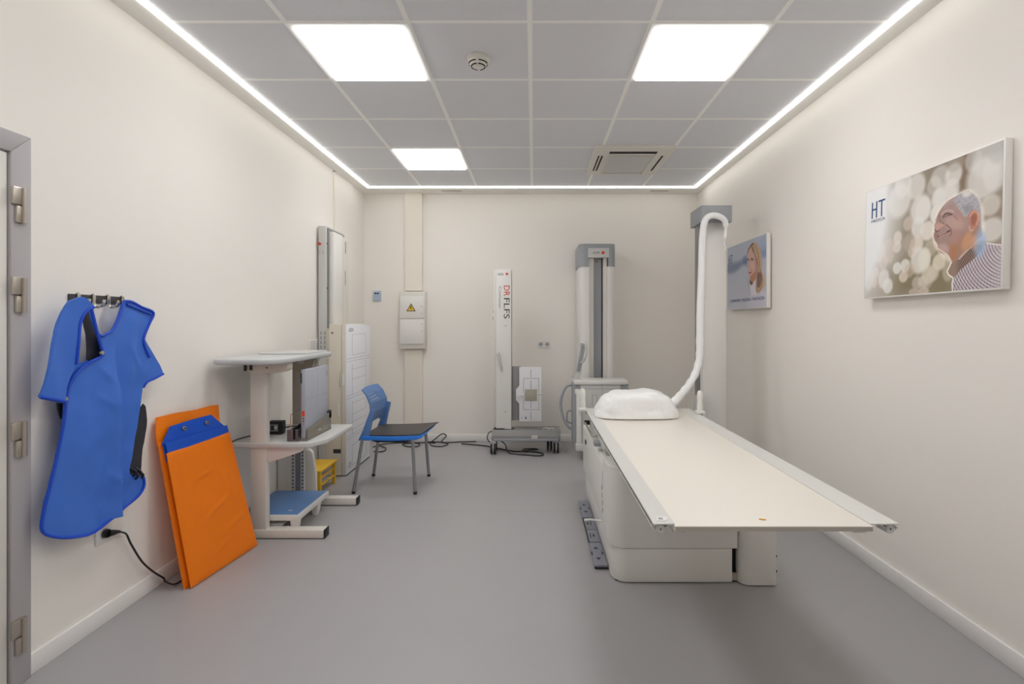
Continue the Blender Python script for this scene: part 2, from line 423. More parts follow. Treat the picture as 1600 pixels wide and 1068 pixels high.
# double wall socket
tc = P(850, 537.5, yw)
t = thing('wall_socket', (tc.x, yw, tc.z - .045), 'white double wall socket on the back wall between the two tall stands', 'wall socket')
MB().box(tc.x - .077, tc.x + .077, yw - .012, yw, tc.z - .045, tc.z + .045, 'white', .004).build('cover_plate', t)
for q in (-.037, .037):
    MB().cyl((tc.x + q, yw - .0135, tc.z), (tc.x + q, yw - .011, tc.z), .027, 'lgrey', 24).cyl((tc.x + q, yw - .0145, tc.z), (tc.x + q, yw - .0125, tc.z), .017, 'mgrey', 24).cyl((tc.x + q - .008, yw - .016, tc.z), (tc.x + q - .008, yw - .014, tc.z), .003, 'dark', 8).cyl((tc.x + q + .008, yw - .016, tc.z), (tc.x + q + .008, yw - .014, tc.z), .003, 'dark', 8).build('outlet', t)

# ------------------------------------------------------------ full length stand on a trolley
t = thing('imaging_trolley', (-.12, 5.35, 0), 'white upright imaging stand marked DR FLFS on a grey wheeled base', 'medical stand')
cx0, cx1, cyf = -.39, -.23, 5.33
MB().box(cx0, cx1, cyf, cyf + .12, .25, 1.905, 'white', .004).box(cx0 - .028, cx0 + .001, cyf + .03, cyf + .12, .25, 1.90, 'offwhite', .004).box(cx1 - .001, cx1 + .003, cyf + .004, cyf + .11, .33, 1.9, 'dgrey').build('column', t)
le = MB(); yy = cyf - .0012
q = lambda px, py: P(px, py, cyf - .001)
a = q(777.5, 430); MB().text('AGFA', (a.x, yy, a.z), (1, 0, 0), (0, 0, 1), .024, 'ink', .062).build('brand_lettering', t)
a = q(792, 427.7); MB().cyl((a.x, yy - .0006, a.z), (a.x, yy + .0015, a.z), .013, 'red', 20).build('logo_dot', t, 'red dot')
a = q(787.2, 446); le.text('DR', (a.x, yy, a.z), (0, 0, -1), (1, 0, 0), .06, 'red', .108)
a = q(787.2, 465.5); le.text('FLFS', (a.x, yy, a.z), (0, 0, -1), (1, 0, 0), .06, 'ink', .212)
a = q(779.3, 447); le.text('Coimatar', (a.x, yy, a.z), (0, 0, -1), (1, 0, 0), .030, 'greyink', .235)
le.build('lettering', t, 'red, black and grey vertical lettering')
a = q(778, 551); b_ = q(784, 580)
MB().tube([(a.x, cyf - .004, a.z), (a.x + .004, cyf - .02, a.z - .015), ((a.x + b_.x) / 2, cyf - .022, (a.z + b_.z) / 2), (b_.x, cyf - .004, b_.z)], [.014, .016, .014, .008], 'lgrey', 10).build('lever', t, 'grey slanted lever')
MB().cyl((cx0 - .033, cyf + .05, 1.47), (cx0 - .026, cyf + .05, 1.47), .007, 'ink', 10).build('screw', t)
MB().box(cx0 - .033, cx0 - .026, cyf + .04, cyf + .06, 1.385, 1.415, 'ink').build('switch', t)
for zz in (1.32, .43): MB().cyl((-.29, cyf - .002, zz), (-.29, cyf + .002, zz), .006, 'greyink', 10).build('screw', t)
MB().box(-.23, -.13, cyf + .03, cyf + .07, .335, .895, 'dgrey', .002).build('plate_bracket', t, 'dark grey backing bracket')
zmid = .60
pl = [(-.148, .335), (-.148, zmid - .085), (-.182, zmid - .045), (-.182, zmid + .06), (-.148, zmid + .10), (-.148, .89), (.082, .89), (.082, .335)]
dp = MB().prism(pl, 'y', cyf - .02, cyf + .03, 'plategrey', .003).build('detector_plate', t, 'white detector plate with crosshair lines')
ln = MB(); yl = cyf - .0212
for (xa, xb, za_, zb_) in ((-.029, -.024, .79, .87), (-.029, -.024, .67, .755), (-.029, -.024, .47, .55), (-.029, -.024, .35, .435), (-.105, -.101, .455, .59), (-.105, -.101, .625, .78), (.052, .056, .455, .59), (.052, .056, .625, .78), (-.105, .056, .452, .456), (-.105, .056, .776, .780), (-.13, -.09, zmid + .004, zmid + .010), (.04, .08, zmid + .004, zmid + .010), (-.122, -.118, .358, .382), (-.085, -.075, .358, .382)):
    ln.box(xa, xb, yl, cyf - .0195, za_, zb_, 'ink' if xb - xa > .009 and xb - xa < .011 else 'dgrey')
ln.build('crosshair', dp, 'thin dark crosshair lines')
MB().box(-.09, .036, cyf - .024, cyf - .019, zmid - .055, zmid + .065, 'olive', .001).build('centre_window', dp, 'grey green square in the middle')
MB().cyl((-.15, cyf - .045, zmid + .006), (-.15, cyf - .019, zmid + .006), .017, 'white', 16, bev=.004).tube([(-.15, cyf - .03, zmid + .006), (-.10, cyf - .028, zmid + .01)], .006, 'white').build('knob', t)
# base
bx0, bx1 = -.43, .275
MB().prism([(5.27, .135), (5.27, .19), (5.31, .245), (5.50, .245), (5.50, .135)], 'x', bx0, bx1, 'dgrey', .006).build('base', t)
MB().box(bx0 + .02, bx1 - .02, 5.262, 5.272, .14, .165, 'mgrey', .002).build('base_rail', t)
MB().box(-.02, .04, 5.265, 5.271, .167, .196, 'white').text('CE 8', (-.012, 5.2645, .174), (1, 0, 0), (0, 0, 1), .015, 'ink', .042).build('base_label', t, 'small white label with dark marks')
MB().box(-.41, -.30, 5.33, 5.45, .245, .262, 'charcoal', .003).box(-.30, -.2, 5.35, 5.36, .245, .253, 'charcoal').build('mount_plate', t)
MB().tube(smooth_path([(.10, 5.36, .249), (.13, 5.38, .254), (.16, 5.35, .25), (.19, 5.37, .252), (.21, 5.35, .249)], 3), .006, 'paper').build('paper_scrap', t, 'small crumpled white label')
def caster(x, y, r=.055):
    c = MB()
    for s_ in (-.018, .018): c.cyl((x + s_ - .009, y, r), (x + s_ + .009, y, r), r, 'black', 20, bev=.004)
    c.prism([(y - .03, .11), (y + .035, .11), (y + .05, .14), (y - .045, .14)], 'x', x - .03, x + .03, 'lgrey', .004)
    c.box(x - .008, x + .008, y - .03, y + .03, .04, .12, 'lgrey', .003)
    c.build('caster_wheel', t, 'black twin caster wheel')
caster(-.415, 5.30); caster(.235, 5.34); caster(-.415, 5.47); caster(.17, 5.47)
MB().tube(smooth_path([(-.45, 5.29, .12), (-.475, 5.27, .17), (-.46, 5.28, .22), (-.43, 5.30, .235)], 5), .005, 'black').build('cord_loop', t)
cb = MB().tube(smooth_path([(-.42, 5.36, .15), (-.30, 5.33, .10), (-.25, 5.30, .008), (-.05, 5.22, .008), (.07, 5.20, .008), (.10, 5.28, .008), (0, 5.36, .008), (-.1, 5.37, .008), (-.1, 5.42, .02), (0, 5.44, .02), (.05, 5.41, .02), (-.04, 5.38, .02), (-.2, 5.37, .008), (-.5, 5.60, .008), (-.8, 5.72, .008)], 6), .006, 'black').build('floor_cable')
tag(cb, 'black cable looping on the floor beneath the wheeled imaging stand', 'cable')

# ------------------------------------------------------------ wall stand with detector box
t = thing('wall_stand', (.67, 5.6, 0), 'tall white and grey imaging wall stand with detector box behind the table end', 'medical stand')
ya, yb2 = 5.40, YB - .005; zt2 = 2.18; zc2 = 1.945
def rounded(x0, x1, yf, yb_, r, left=True, right=True, n=8):
    p = [(x0, yb_)]
    if left: p += [(x0 + r - r * math.cos(a), yf + r - r * math.sin(a)) for a in [math.pi / 2 * k / n for k in range(n + 1)]]
    else: p += [(x0, yf)]
    if right: p += [(x1 - r + r * math.sin(a), yf + r - r * math.cos(a)) for a in [math.pi / 2 * k / n for k in range(n + 1)]]
    else: p += [(x1, yf)]
    return p + [(x1, yb_)]
MB().prism(rounded(.487, .585, ya, yb2, .07, True, False), 'z', .05, zc2, 'white').build('left_column', t)
MB().prism(rounded(.775, .857, ya, yb2, .06, False, True), 'z', .05, zc2, 'white').build('right_column', t)
MB().box(.585, .635, ya + .03, yb2, .05, zt2 - .05, 'offwhite').box(.735, .775, ya + .03, yb2, .05, zt2 - .05, 'offwhite').build('inner_panel', t)
MB().box(.635, .722, ya + .07, yb2, .05, zt2 - .05, 'mgrey').cyl((.675, ya + .068, 2.0), (.675, ya + .071, 2.0), .007, 'ink', 10).build('guide_rail', t, 'grey recessed guide rail')
MB().box(.722, .735, ya + .10, yb2, .05, zt2 - .05, 'black').build('belt', t, 'black drive belt slot')
cap = MB(); cap.prism(rounded(.48, .862, ya - .012, yb2, .07), 'z', zt2 - .045, zt2, 'mgrey')
cap.prism(rounded(.48, .58, ya - .012, yb2, .07, True, False), 'z', zc2, zt2 - .045, 'mgrey').prism(rounded(.785, .862, ya - .012, yb2, .06, False, True), 'z', zc2, zt2 - .045, 'mgrey').build('top_cap', t, 'grey top cap')
np_ = MB().box(.572, .793, ya - .016, ya + .05, zt2 - .145, zt2 - .045, 'lgrey', .003)
np_.text('AGFA', (.622, ya - .0165, zt2 - .107), (1, 0, 0), (0, 0, 1), .025, 'ink', .075).cyl((.728, ya - .0172, zt2 - .095), (.728, ya - .016, zt2 - .095), .017, 'red', 24)
np_.build('nameplate', t, 'light grey nameplate with black letters and a red dot')
MB().box(.46, .88, ya - .02, yb2, 0, .05, 'lgrey', .004).build('foot_plate', t)
dx0, dx1, dyf, dyb = .388, .935, 5.05, 5.26
db = MB().box(dx0 + .07, dx1 - .08, dyf, dyb, .17, .755, 'lgrey', .006).box(dx0, dx0 + .07, dyf + .005, dyb, .17, .755, 'mgrey', .006).box(dx1 - .08, dx1, dyf + .005, dyb, .17, .755, 'mgrey', .006).build('detector_box', t)
MB().box(dx0 + .01, dx1 - .01, dyf - .02, dyb + .02, .745, .787, 'white', .008).build('box_lid', t)
ln = MB(); yl = dyf - .0012
for a in ((.475, .88, .700, .704), (.475, .479, .25, .704), (.876, .880, .25, .704), (.672, .675, .25, .745), (.575, .625, .642, .646), (.575, .625, .542, .546), (.575, .579, .542, .646), (.621, .625, .542, .646)):
    ln.box(a[0], a[1], yl, dyf, a[2], a[3], 'mgrey')
ln.build('panel_lines', db)
MB().box(.60, .74, dyb, ya + .04, .30, .60, 'mgrey', .006).build('carriage', t)
MB().tube(smooth_path([(dx0 + .01, 5.12, .735), (.33, 5.12, .72), (.285, 5.12, .63), (.272, 5.12, .52), (.30, 5.12, .40), (.345, 5.12, .32), (dx0 + .01, 5.12, .285)], 6), .014, 'mgrey', 12).build('grab_bar', t, 'large curved grey grab bar')
MB().tube(smooth_path([(dx0 + .01, 5.15, .47), (.345, 5.15, .465), (.335, 5.15, .42), (.342, 5.15, .36), (dx0 + .01, 5.15, .345)], 5), .008, 'mgrey', 8).build('side_handle', t)
ar = MB()
a0 = P(901, 596, 5.12); a1 = P(913, 534, 5.12)
ar.hexa([(a0.x - .03, 5.10, a0.z), (a0.x + .02, 5.10, a0.z), (a0.x + .02, 5.16, a0.z), (a0.x - .03, 5.16, a0.z)], [(a1.x - .045, 5.10, a1.z), (a1.x + .02, 5.10, a1.z), (a1.x + .02, 5.16, a1.z), (a1.x - .045, 5.16, a1.z)], 'lgrey', .006)
ar.build('control_arm', t)
k0 = P(903.5, 580, 5.095); k1 = P(910, 540, 5.095)
MB().hexa([(k0.x - .016, 5.088, k0.z), (k0.x + .018, 5.088, k0.z), (k0.x + .018, 5.101, k0.z), (k0.x - .016, 5.101, k0.z)], [(k1.x - .016, 5.088, k1.z), (k1.x + .016, 5.088, k1.z), (k1.x + .016, 5.101, k1.z), (k1.x - .016, 5.101, k1.z)], 'mgrey', .002).build('keypad', t, 'grey keypad strip')
MB().tube(smooth_path([P(908, 536, 5.08), P(915, 538, 5.05), P(916, 552, 5.04), P(912, 563, 5.05), P(908, 566, 5.08)], 5), .012, 'lgrey', 10).build('arm_handle', t)
MB().box(.42, .47, 5.02, 5.06, .13, .70, 'white', .01).box(.405, .47, 5.03, 5.07, .65, .70, 'white', .01).build('side_clamp', t)
MB().box(.41, .55, 5.0, 5.08, .10, .17, 'lgrey', .01).build('lower_bumper', t)

# ------------------------------------------------------------ left wall: column, cabinet
t = thing('support_column', (-1.86, 4.78, 0), 'tall narrow grey column standing against the left wall behind the white cabinet', 'medical stand')
MB().box(-1.918, -1.848, 4.58, 4.99, 0, 2.215, 'lgrey', .003).box(-1.848, -1.803, 4.585, 4.99, 0, 1.30, 'beige').build('column', t)
MB().box(-1.848, -1.838, 4.60, 4.99, 1.30, 2.20, 'dgrey').build('channel', t, 'dark narrow channel')
MB().box(-1.838, -1.795, 4.62, 4.84, 1.30, 2.17, 'white', .003).build('front_profile', t)
MB().box(-1.838, -1.797, 4.85, 4.99, 1.30, 2.16, 'offwhite', .003).build('rear_profile', t)
MB().prism([(4.90, 2.02), (4.90, 2.12), (4.915, 2.13), (4.915, 2.01)], 'x', -1.797, -1.794, 'dgrey').prism([(4.90, 1.72), (4.90, 1.84), (4.908, 1.85), (4.908, 1.71)], 'x', -1.797, -1.794, 'greyink').build('scale_mark', t)
MB().cyl((-1.905, 4.565, 2.055), (-1.905, 4.58, 2.055), .012, 'red', 16).box(-1.912, -1.90, 4.56, 4.58, 2.047, 2.063, 'red').build('brake_knob', t, 'small red knob')
k = MB()
for r_ in range(4):
    for c_ in range(2): k.box(-1.897 + .032 * c_, -1.889 + .032 * c_, 4.5785, 4.5802, 1.12 + .042 * r_, 1.147 + .042 * r_, 'greyink')
for c_ in range(2): k.box(-1.905 + .028 * c_, -1.901 + .028 * c_, 4.5785, 4.5802, 1.965, 1.995, 'greyink')
k.build('markings', t)
for zz in (2.06, 1.66): MB().cyl((-1.846, 4.59, zz), (-1.846, 4.60, zz), .006, 'black', 10).build('screw', t)

X0c, X1c, Y0c, Y1c, Hc = -1.80, -1.647, 4.52, 5.19, 1.338
t = thing('detector_cabinet', ((X0c + X1c) / 2, (Y0c + Y1c) / 2, 0), 'tall white cabinet with thin outlined rectangles on its side, behind the blue chair', 'cabinet')
MB().box(X0c, X1c - .045, Y0c, Y1c, .008, Hc, 'beige', .004).build('housing', t)
MB().box(X1c - .043, X1c - .006, Y0c + .002, Y1c, .008, Hc + .004, 'beige', .004).build('edge_frame', t)
fp = MB().box(X1c - .006, X1c, Y0c + .004, Y1c - .004, .012, Hc - .004, 'coolwhite', .002).build('front_panel', t)
MB().box(X0c + .01, X1c - .004, Y0c + .01, Y1c - .01, 0, .010, 'dark').build('plinth', t)
ln = MB(); XX = X1c
def hl(y0, y1, z): ln.box(XX - .001, XX + .0006, y0, y1, z - .0012, z + .0012, 'mgrey')
def vl(y, z0, z1): ln.box(XX - .001, XX + .0006, y - .0018, y + .0018, z0, z1, 'mgrey')
ya_, yb_ = Y0c + .01, Y1c - .01; yi0, yi1 = 4.67, 5.05
for z in (1.03, 1.005, .70, .675, .34, .315): hl(ya_, yb_, z)
hl(yi0, yi1, 1.245); hl(yi0, yi1, 1.06); vl(yi0, 1.06, 1.245); vl(yi1, 1.06, 1.245)
for za_, zb_ in ((.93, .84), (.62, .52), (.45, .38), (.24, .06)):
    hl(yi0, yi1, za_); hl(yi0, yi1, zb_); vl(yi0, zb_, za_); vl(yi1, zb_, za_)
vl(yi0, .70, .98); vl(yi0, .34, .65); vl(yi1, .70, 1.0)
ln.build('outline_marks', fp, 'thin grey outlined rectangles')
MB().text('AGFA', (XX + .0005, Y0c + .06, 1.27), (0, 1, 0), (0, 0, 1), .035, 'ink', .12).text('CE', (XX + .0005, Y0c + .05, .06), (0, 1, 0), (0, 0, 1), .04, 'greyink', .07).build('lettering', fp, 'small dark lettering')
MB().tube(smooth_path([(X1c - .05, Y0c - .002, .92), (X1c - .048, Y0c - .022, .92), (X1c - .05, Y0c - .022, .80), (X1c - .05, Y0c - .002, .79)], 4), .005, 'chrome', 8).build('handle', t)
MB().box(X1c - .035, X1c - .015, Y0c - .003, Y0c + .004, .80, .90, 'white').build('label', t)
MB().box(X1c - .072, X1c - .055, Y0c - .008, Y0c + .004, .53, .64, 'white', .003).build('catch', t)
MB().cyl((X0c + .03, Y0c - .003, 1.262), (X0c + .03, Y0c + .004, 1.262), .008, 'ink', 12).build('lock', t)
MB().box(X0c + .04, X0c + .105, Y0c - .003, Y0c + .004, .205, .24, 'charcoal').build('connector', t)

a = PX(481, 530, XL); b_ = PX(501, 550, XL)
t = MB().box(XL, XL + .008, a.y, b_.y, 1.06, 1.205, 'white', .002)
for r_ in range(5): t.box(XL + .007, XL + .009, a.y + .03, a.y + .13, 1.185 - r_ * .02, 1.189 - r_ * .02, 'greyink')
for r_ in range(3): t.cyl((XL + .007, b_.y - .035, 1.18 - r_ * .035), (XL + .0095, b_.y - .035, 1.18 - r_ * .035), .007, 'ink', 10)
t = t.build('wall_notice'); tag(t, 'small white panel with printed rows on the left wall just above the raised desktop', 'notice')
t = MB().box(XL, XL + .012, 4.965, 4.985, 1.9, zt - .001, 'trunk', .002).box(XL, XL + .014, 4.96, 4.99, zt - .01, zt - .001, 'dgrey').build('wall_conduit')
tag(t, 'thin white conduit running up the left wall to the ceiling above the column', 'conduit')

# ------------------------------------------------------------ height adjustable desk
t = thing('standing_desk', (-1.62, 3.5, 0), 'white height adjustable desk on two columns with a lower shelf by the left wall', 'desk')
def rrect(x0, x1, y0, y1, r, n=6):
    o = []
    for (cx_, cy_, a0) in ((x1 - r[0], y0 + r[0], -90), (x1 - r[1], y1 - r[1], 0), (x0 + r[2], y1 - r[2], 90), (x0 + r[3], y0 + r[3], 180)):
        rr = r[[-90, 0, 90, 180].index(a0)]
        for k in range(n + 1):
            a_ = math.radians(a0 + 90 * k / n); o.append((cx_ + rr * math.cos(a_), cy_ + rr * math.sin(a_)))
    return o
MB().prism(rrect(-1.905, -1.50, 3.0, 3.86, (.12, .05, .03, .08)), 'z', 1.102, 1.137, 'desk', .012, 3).build('desktop', t)
MB().prism(rrect(-1.86, -1.53, 3.45, 3.83, (.03, .03, .03, .03)), 'z', 1.137, 1.147, 'lgrey', .003).build('desktop_inlay', t, 'thin raised panel at the rear of the desktop')
MB().prism([(-1.90, 3.2), (-1.45, 3.2), (-1.40, 3.215), (-1.335, 3.33), (-1.335, 3.80), (-1.345, 3.81), (-1.90, 3.81)], 'z', .568, .60, 'lgrey', .008, 3).build('shelf', t, 'white shelf halfway up')
for k, (yf, xa, xb) in enumerate(((3.213, -1.772, -1.672), (3.80, -1.785, -1.70))):
    MB().box(xa, xb, yf, yf + .05, .05, 1.06, ('offwhite', 'cgrey')[k], .006).build('column', t)
    f = MB().box(-1.90, -1.31, yf - .006, yf + .066, .004, .056, 'offwhite', .006).build('foot', t)
    MB().box(-1.31, -1.303, yf - .006, yf + .066, .002, .058, 'black', .002).box(-1.90, -1.31, yf - .004, yf + .064, 0, .005, 'dark').build('end_cap', f, 'black rubber end cap')
mb = MB()
mb.prism([(-1.79, 1.102), (-1.53, 1.102), (-1.53, 1.06), (-1.55, 1.045), (-1.62, 1.035), (-1.79, 1.045)], 'y', 3.20, 3.27, 'beige', .006)
mb.box(-1.80, -1.785, 3.19, 3.28, 1.05, 1.102, 'charcoal').box(-1.765, -1.75, 3.192, 3.2, 1.055, 1.10, 'ink').cyl((-1.66, 3.196, 1.07), (-1.66, 3.202, 1.07), .005, 'ink', 8)
mb.build('lift_bracket', t)
mb = MB(); mb.prism([(-1.87, 1.102), (-1.60, 1.102), (-1.63, 1.02), (-1.70, 1.0), (-1.76, 1.0), (-1.85, 1.05)], 'y', 3.78, 3.87, 'cgrey', .006).box(-1.73, -1.69, 3.775, 3.785, 1.05, 1.09, 'lgrey')
mb.build('lift_bracket', t)
MB().tube([(-1.60, 3.76, 1.09), (-1.585, 3.76, 1.07), (-1.595, 3.76, 1.05)], .004, 'dgrey').build('cable_hook', t)
MB().prism([(-1.672, .568), (-1.44, .568), (-1.46, .54), (-1.56, .505), (-1.672, .47)], 'y', 3.225, 3.255, 'white', .003).build('shelf_gusset', t)
ch = MB().box(-1.785, -1.758, 3.785, 3.80, .06, .565, 'lgrey').box(-1.758, -1.715, 3.792, 3.80, .06, .565, 'dgrey').box(-1.715, -1.688, 3.785, 3.80, .06, .565, 'lgrey')
for r_ in range(18):
    for xx in (-1.776, -1.706): ch.box(xx, xx + .009, 3.7838, 3.7852, .08 + r_ * .026, .092 + r_ * .026, 'charcoal')
ch.build('perforated_channel', t, 'grey channel with two columns of holes')

# step platform with blue mat under the desk
t = thing('step_platform', (-1.70, 3.5, 0), 'low white platform with blue mat on the floor under the desk', 'platform')
MB().prism([(-1.90, 3.285), (-1.50, 3.285), (-1.50, 3.77), (-1.90, 3.77)], 'z', .084, .118, 'white', .004).build('frame', t)
MB().prism([(-1.885, 3.30), (-1.515, 3.30), (-1.515, 3.755), (-1.885, 3.755)], 'z', .117, .125, 'trayblue', .002).box(-1.60, -1.575, 3.35, 3.362, .1252, .1262, 'white').box(-1.585, -1.56, 3.375, 3.385, .1252, .1262, 'greyink').build('mat', t, 'blue rubber mat')
for (xx, yy) in ((-1.88, 3.29), (-1.55, 3.29), (-1.55, 3.60), (-1.88, 3.60)):
    MB().prism([(xx, 0.0), (xx + .03, 0.0), (xx + .045, .085), (xx - .01, .085)], 'y', yy, yy + .05, 'white', .004).build('leg', t)
MB().prism([(-1.80, .002), (-1.66, .002), (-1.60, .06), (-1.86, .06)], 'y', 3.30, 3.62, 'lgrey', .01).build('underframe', t)

# detector dock and panel
t = thing('detector_dock', (-1.49, 3.45, .60), 'smoked plastic charging dock holding the upright grey panel on the shelf', 'dock')
MB().box(-1.556, -1.432, 3.25, 3.64, .60, .612, 'smoke', .002).prism([(3.26, .605), (3.26, .675), (3.34, .675), (3.64, .725), (3.64, .605)], 'x', -1.442, -1.432, 'smoke', .003).prism([(3.26, .605), (3.26, .668), (3.64, .70), (3.64, .605)], 'x', -1.556, -1.545, 'charcoal', .003).build('body', t)
MB().box(-1.556, -1.52, 3.243, 3.255, .602, .675, 'plum', .002).box(-1.505, -1.478, 3.243, 3.255, .602, .675, 'plum', .002).box(-1.52, -1.505, 3.252, 3.257, .61, .67, 'dark').box(-1.484, -1.477, 3.240, 3.256, .63, .68, 'black').build('end_plate', t, 'dark brown slotted end')
MB().box(-1.52, -1.432, 3.60, 3.645, .68, .735, 'charcoal', .003).build('rear_clip', t)
MB().box(-1.4315, -1.4308, 3.42, 3.46, .635, .640, 'white').build('logo_mark', t)
MB().tube([(-1.545, 3.27, .66), (-1.545, 3.27, .765), (-1.54, 3.40, .775), (-1.54, 3.52, .79)], .003, 'chrome', 6).build('guide_wire', t)
t = thing('flat_detector', (-1.46, 3.44, .613), 'flat grey imaging panel standing upright in the dock on the desk shelf', 'imaging panel')
MB().box(-1.476, -1.446, 3.262, 3.625, .613, 1.052, 'panelgrey', .004).build('panel', t)
ln = MB().box(-1.4462, -1.4456, 3.44, 3.4425, .70, 1.045, 'mgrey').box(-1.4462, -1.4456, 3.27, 3.62, .863, .8655, 'mgrey').box(-1.4462, -1.4452, 3.585, 3.592, .98, 1.02, 'dgrey').build('centre_lines', t)
MB().box(-1.470, -1.452, 3.2612, 3.2622, .755, .79, 'orangep').build('orange_sticker', t, 'small orange sticker')
MB().box(-1.466, -1.456, 3.2612, 3.2622, .738, .744, 'ink').box(-1.466, -1.456, 3.2612, 3.2622, .722, .728, 'ink').box(-1.463, -1.458, 3.2612, 3.2622, .70, .712, 'greyink').box(-1.478, -1.470, 3.260, 3.266, .965, 1.03, 'ink').build('edge_marks', t, 'small black marks on the edge')
# power adapter
t = thing('power_adapter', (-1.735, 3.47, .60), 'black power supply box lying on the desk shelf', 'power adapter')
MB().box(-1.787, -1.69, 3.45, 3.51, .60, .688, 'black', .006).build('box', t)
MB().box(-1.770, -1.715, 3.448, 3.451, .622, .668, 'greyink').box(-1.762, -1.742, 3.4472, 3.4482, .63, .66, 'black').box(-1.736, -1.722, 3.4472, 3.4482, .64, .655, 'white').build('label', t, 'grey printed label')
MB().tube(smooth_path([(-1.69, 3.48, .64), (-1.65, 3.49, .645), (-1.59, 3.46, .655), (-1.55, 3.40, .64)], 5), .004, 'black', 8).tube(smooth_path([(-1.787, 3.48, .62), (-1.84, 3.35, .615), (-1.89, 3.25, .606), (-1.915, 3.16, .58), (-1.92, 3.10, .54)], 6), .004, 'black', 8).build('cable', t)

# yellow step stool
t = thing('step_stool', (-1.77, 4.17, 0), 'small yellow step stool on the floor behind the desk', 'stool')
MB().box(-1.87, -1.655, 4.0, 4.35, .182, .197, 'yellow', .003).build('seat', t)
for yy in (4.015, 4.31):
    for xx in (-1.862, -1.69): MB().box(xx, xx + .026, yy, yy + .026, 0, .183, 'yellow', .003).build('leg', t)
for zz in (.065, .125):
    for xx in (-1.682, -1.860): MB().box(xx, xx + .014, 4.035, 4.315, zz, zz + .014, 'yellow', .002).build('rung', t)
# leaning white board and beige box behind desk
t = MB().prism([(-1.755, 0), (-1.66, 0), (-1.665, .20), (-1.69, .36), (-1.715, .385), (-1.75, .375)], 'y', 3.93, 3.96, 'white', .008, 3).build('splash_board')
tag(t, 'white rounded board standing on the floor just left of the yellow stool', 'board')
t = MB().hexa([(-1.92, 4.03, 0), (-1.876, 4.03, 0), (-1.876, 4.28, 0), (-1.92, 4.28, 0)], [(-1.92, 4.03, .22), (-1.876, 4.03, .20), (-1.876, 4.28, .20), (-1.92, 4.28, .26)], 'beigecard', .003).build('cardboard_box')
tag(t, 'pale beige box on the floor against the wall behind the blue mat platform', 'box')
t = MB().raw([(-1.925, 3.87, 0), (-1.80, 3.95, 0), (-1.80, 4.01, 0), (-1.925, 4.01, 0), (-1.93, 3.87, .47), (-1.86, 3.90, .44), (-1.86, 3.94, .44), (-1.93, 3.97, .47)], [(0, 1, 2, 3), (7, 6, 5, 4), (0, 4, 5, 1), (1, 5, 6, 2), (2, 6, 7, 3), (3, 7, 4, 0)], 'paper', .004).build('paper_bag')
tag(t, 'tapering white paper bag on the floor against the wall behind the desk column', 'bag')

# ------------------------------------------------------------ blue chair (local coordinates, facing +X)
t = thing('stacking_chair', (0, 0, 0), 'blue stacking chair with a black seat pad and four grey legs', 'chair')
W2 = .225
def bx(z):   # backrest profile
    T = ((.40, -.222), (.44, -.218), (.52, -.196), (.62, -.170), (.70, -.176), (.77, -.207), (.835, -.262), (.90, -.31))
    for (za_, xa_), (zb_, xb_) in zip(T, T[1:]):
        if z <= zb_:
            k = (z - za_) / (zb_ - za_); return xa_ + (xb_ - xa_) * k
    return T[-1][1]
bk = bmesh.new(); NU, NV = 44, 80; gv = {}
def bw(v): return 1.0 - .12 * max(0, v - .55) ** 1.4 * 2
for i in range(NU + 1):
    for j in range(NV + 1):
        u = i / NU * 2 - 1; v = j / NV; z = .50 + .325 * v - .006 * (u ** 2) * v - (.0 if v > .2 else 0)
        y = u * W2 * bw(v) * .93; x = bx(z) + .012 * u * u
        gv[i, j] = bk.verts.new((x, y, z))
def slot(i, j):
    u = (i + .5) / NU * 2 - 1; v = (j + .5) / NV
    for k, (ua, ub) in enumerate(((-.70, .15), (-.68, .25), (-.70, .36), (-.64, .42))):
        vc = .83 - .075 * k
        if abs(v - vc) < .0095 and ua < u < ub: return True
    return v < .14 * (1 - (u / .72) ** 4) and abs(u) < .72
for i in range(NU):
    for j in range(NV):
        if not slot(i, j): bk.faces.new((gv[i, j], gv[i + 1, j], gv[i + 1, j + 1], gv[i, j + 1]))
bmesh.ops.delete(bk, geom=[v for v in bk.verts if not v.link_faces], context='VERTS')
bmesh.ops.recalc_face_normals(bk, faces=bk.faces); bk.normal_update()
bmesh.ops.solidify(bk, geom=list(bk.faces), thickness=.009)
bmesh.ops.recalc_face_normals(bk, faces=bk.faces)
MB().add(bk, 'chairblue').build('backrest', t)
for s_ in (-1, 1):
    mbu = MB(); ys_ = s_ * W2 * .93
    pts = [(bx(.60) + .045, ys_, .66), (bx(.58) + .03, ys_, .58), (-.215 + .035, ys_, .50), (-.225, ys_, .43)]
    v_ = []
    prof = [(-.26, .415), (-.17, .415), (-.168, .47), (-.150, .56), (-.128, .655), (-.16, .665), (-.185, .60), (-.222, .50)]
    mbu.prism(prof, 'y', ys_ - .012, ys_ + .012, 'chairblue', .004).build('back_upright', t)
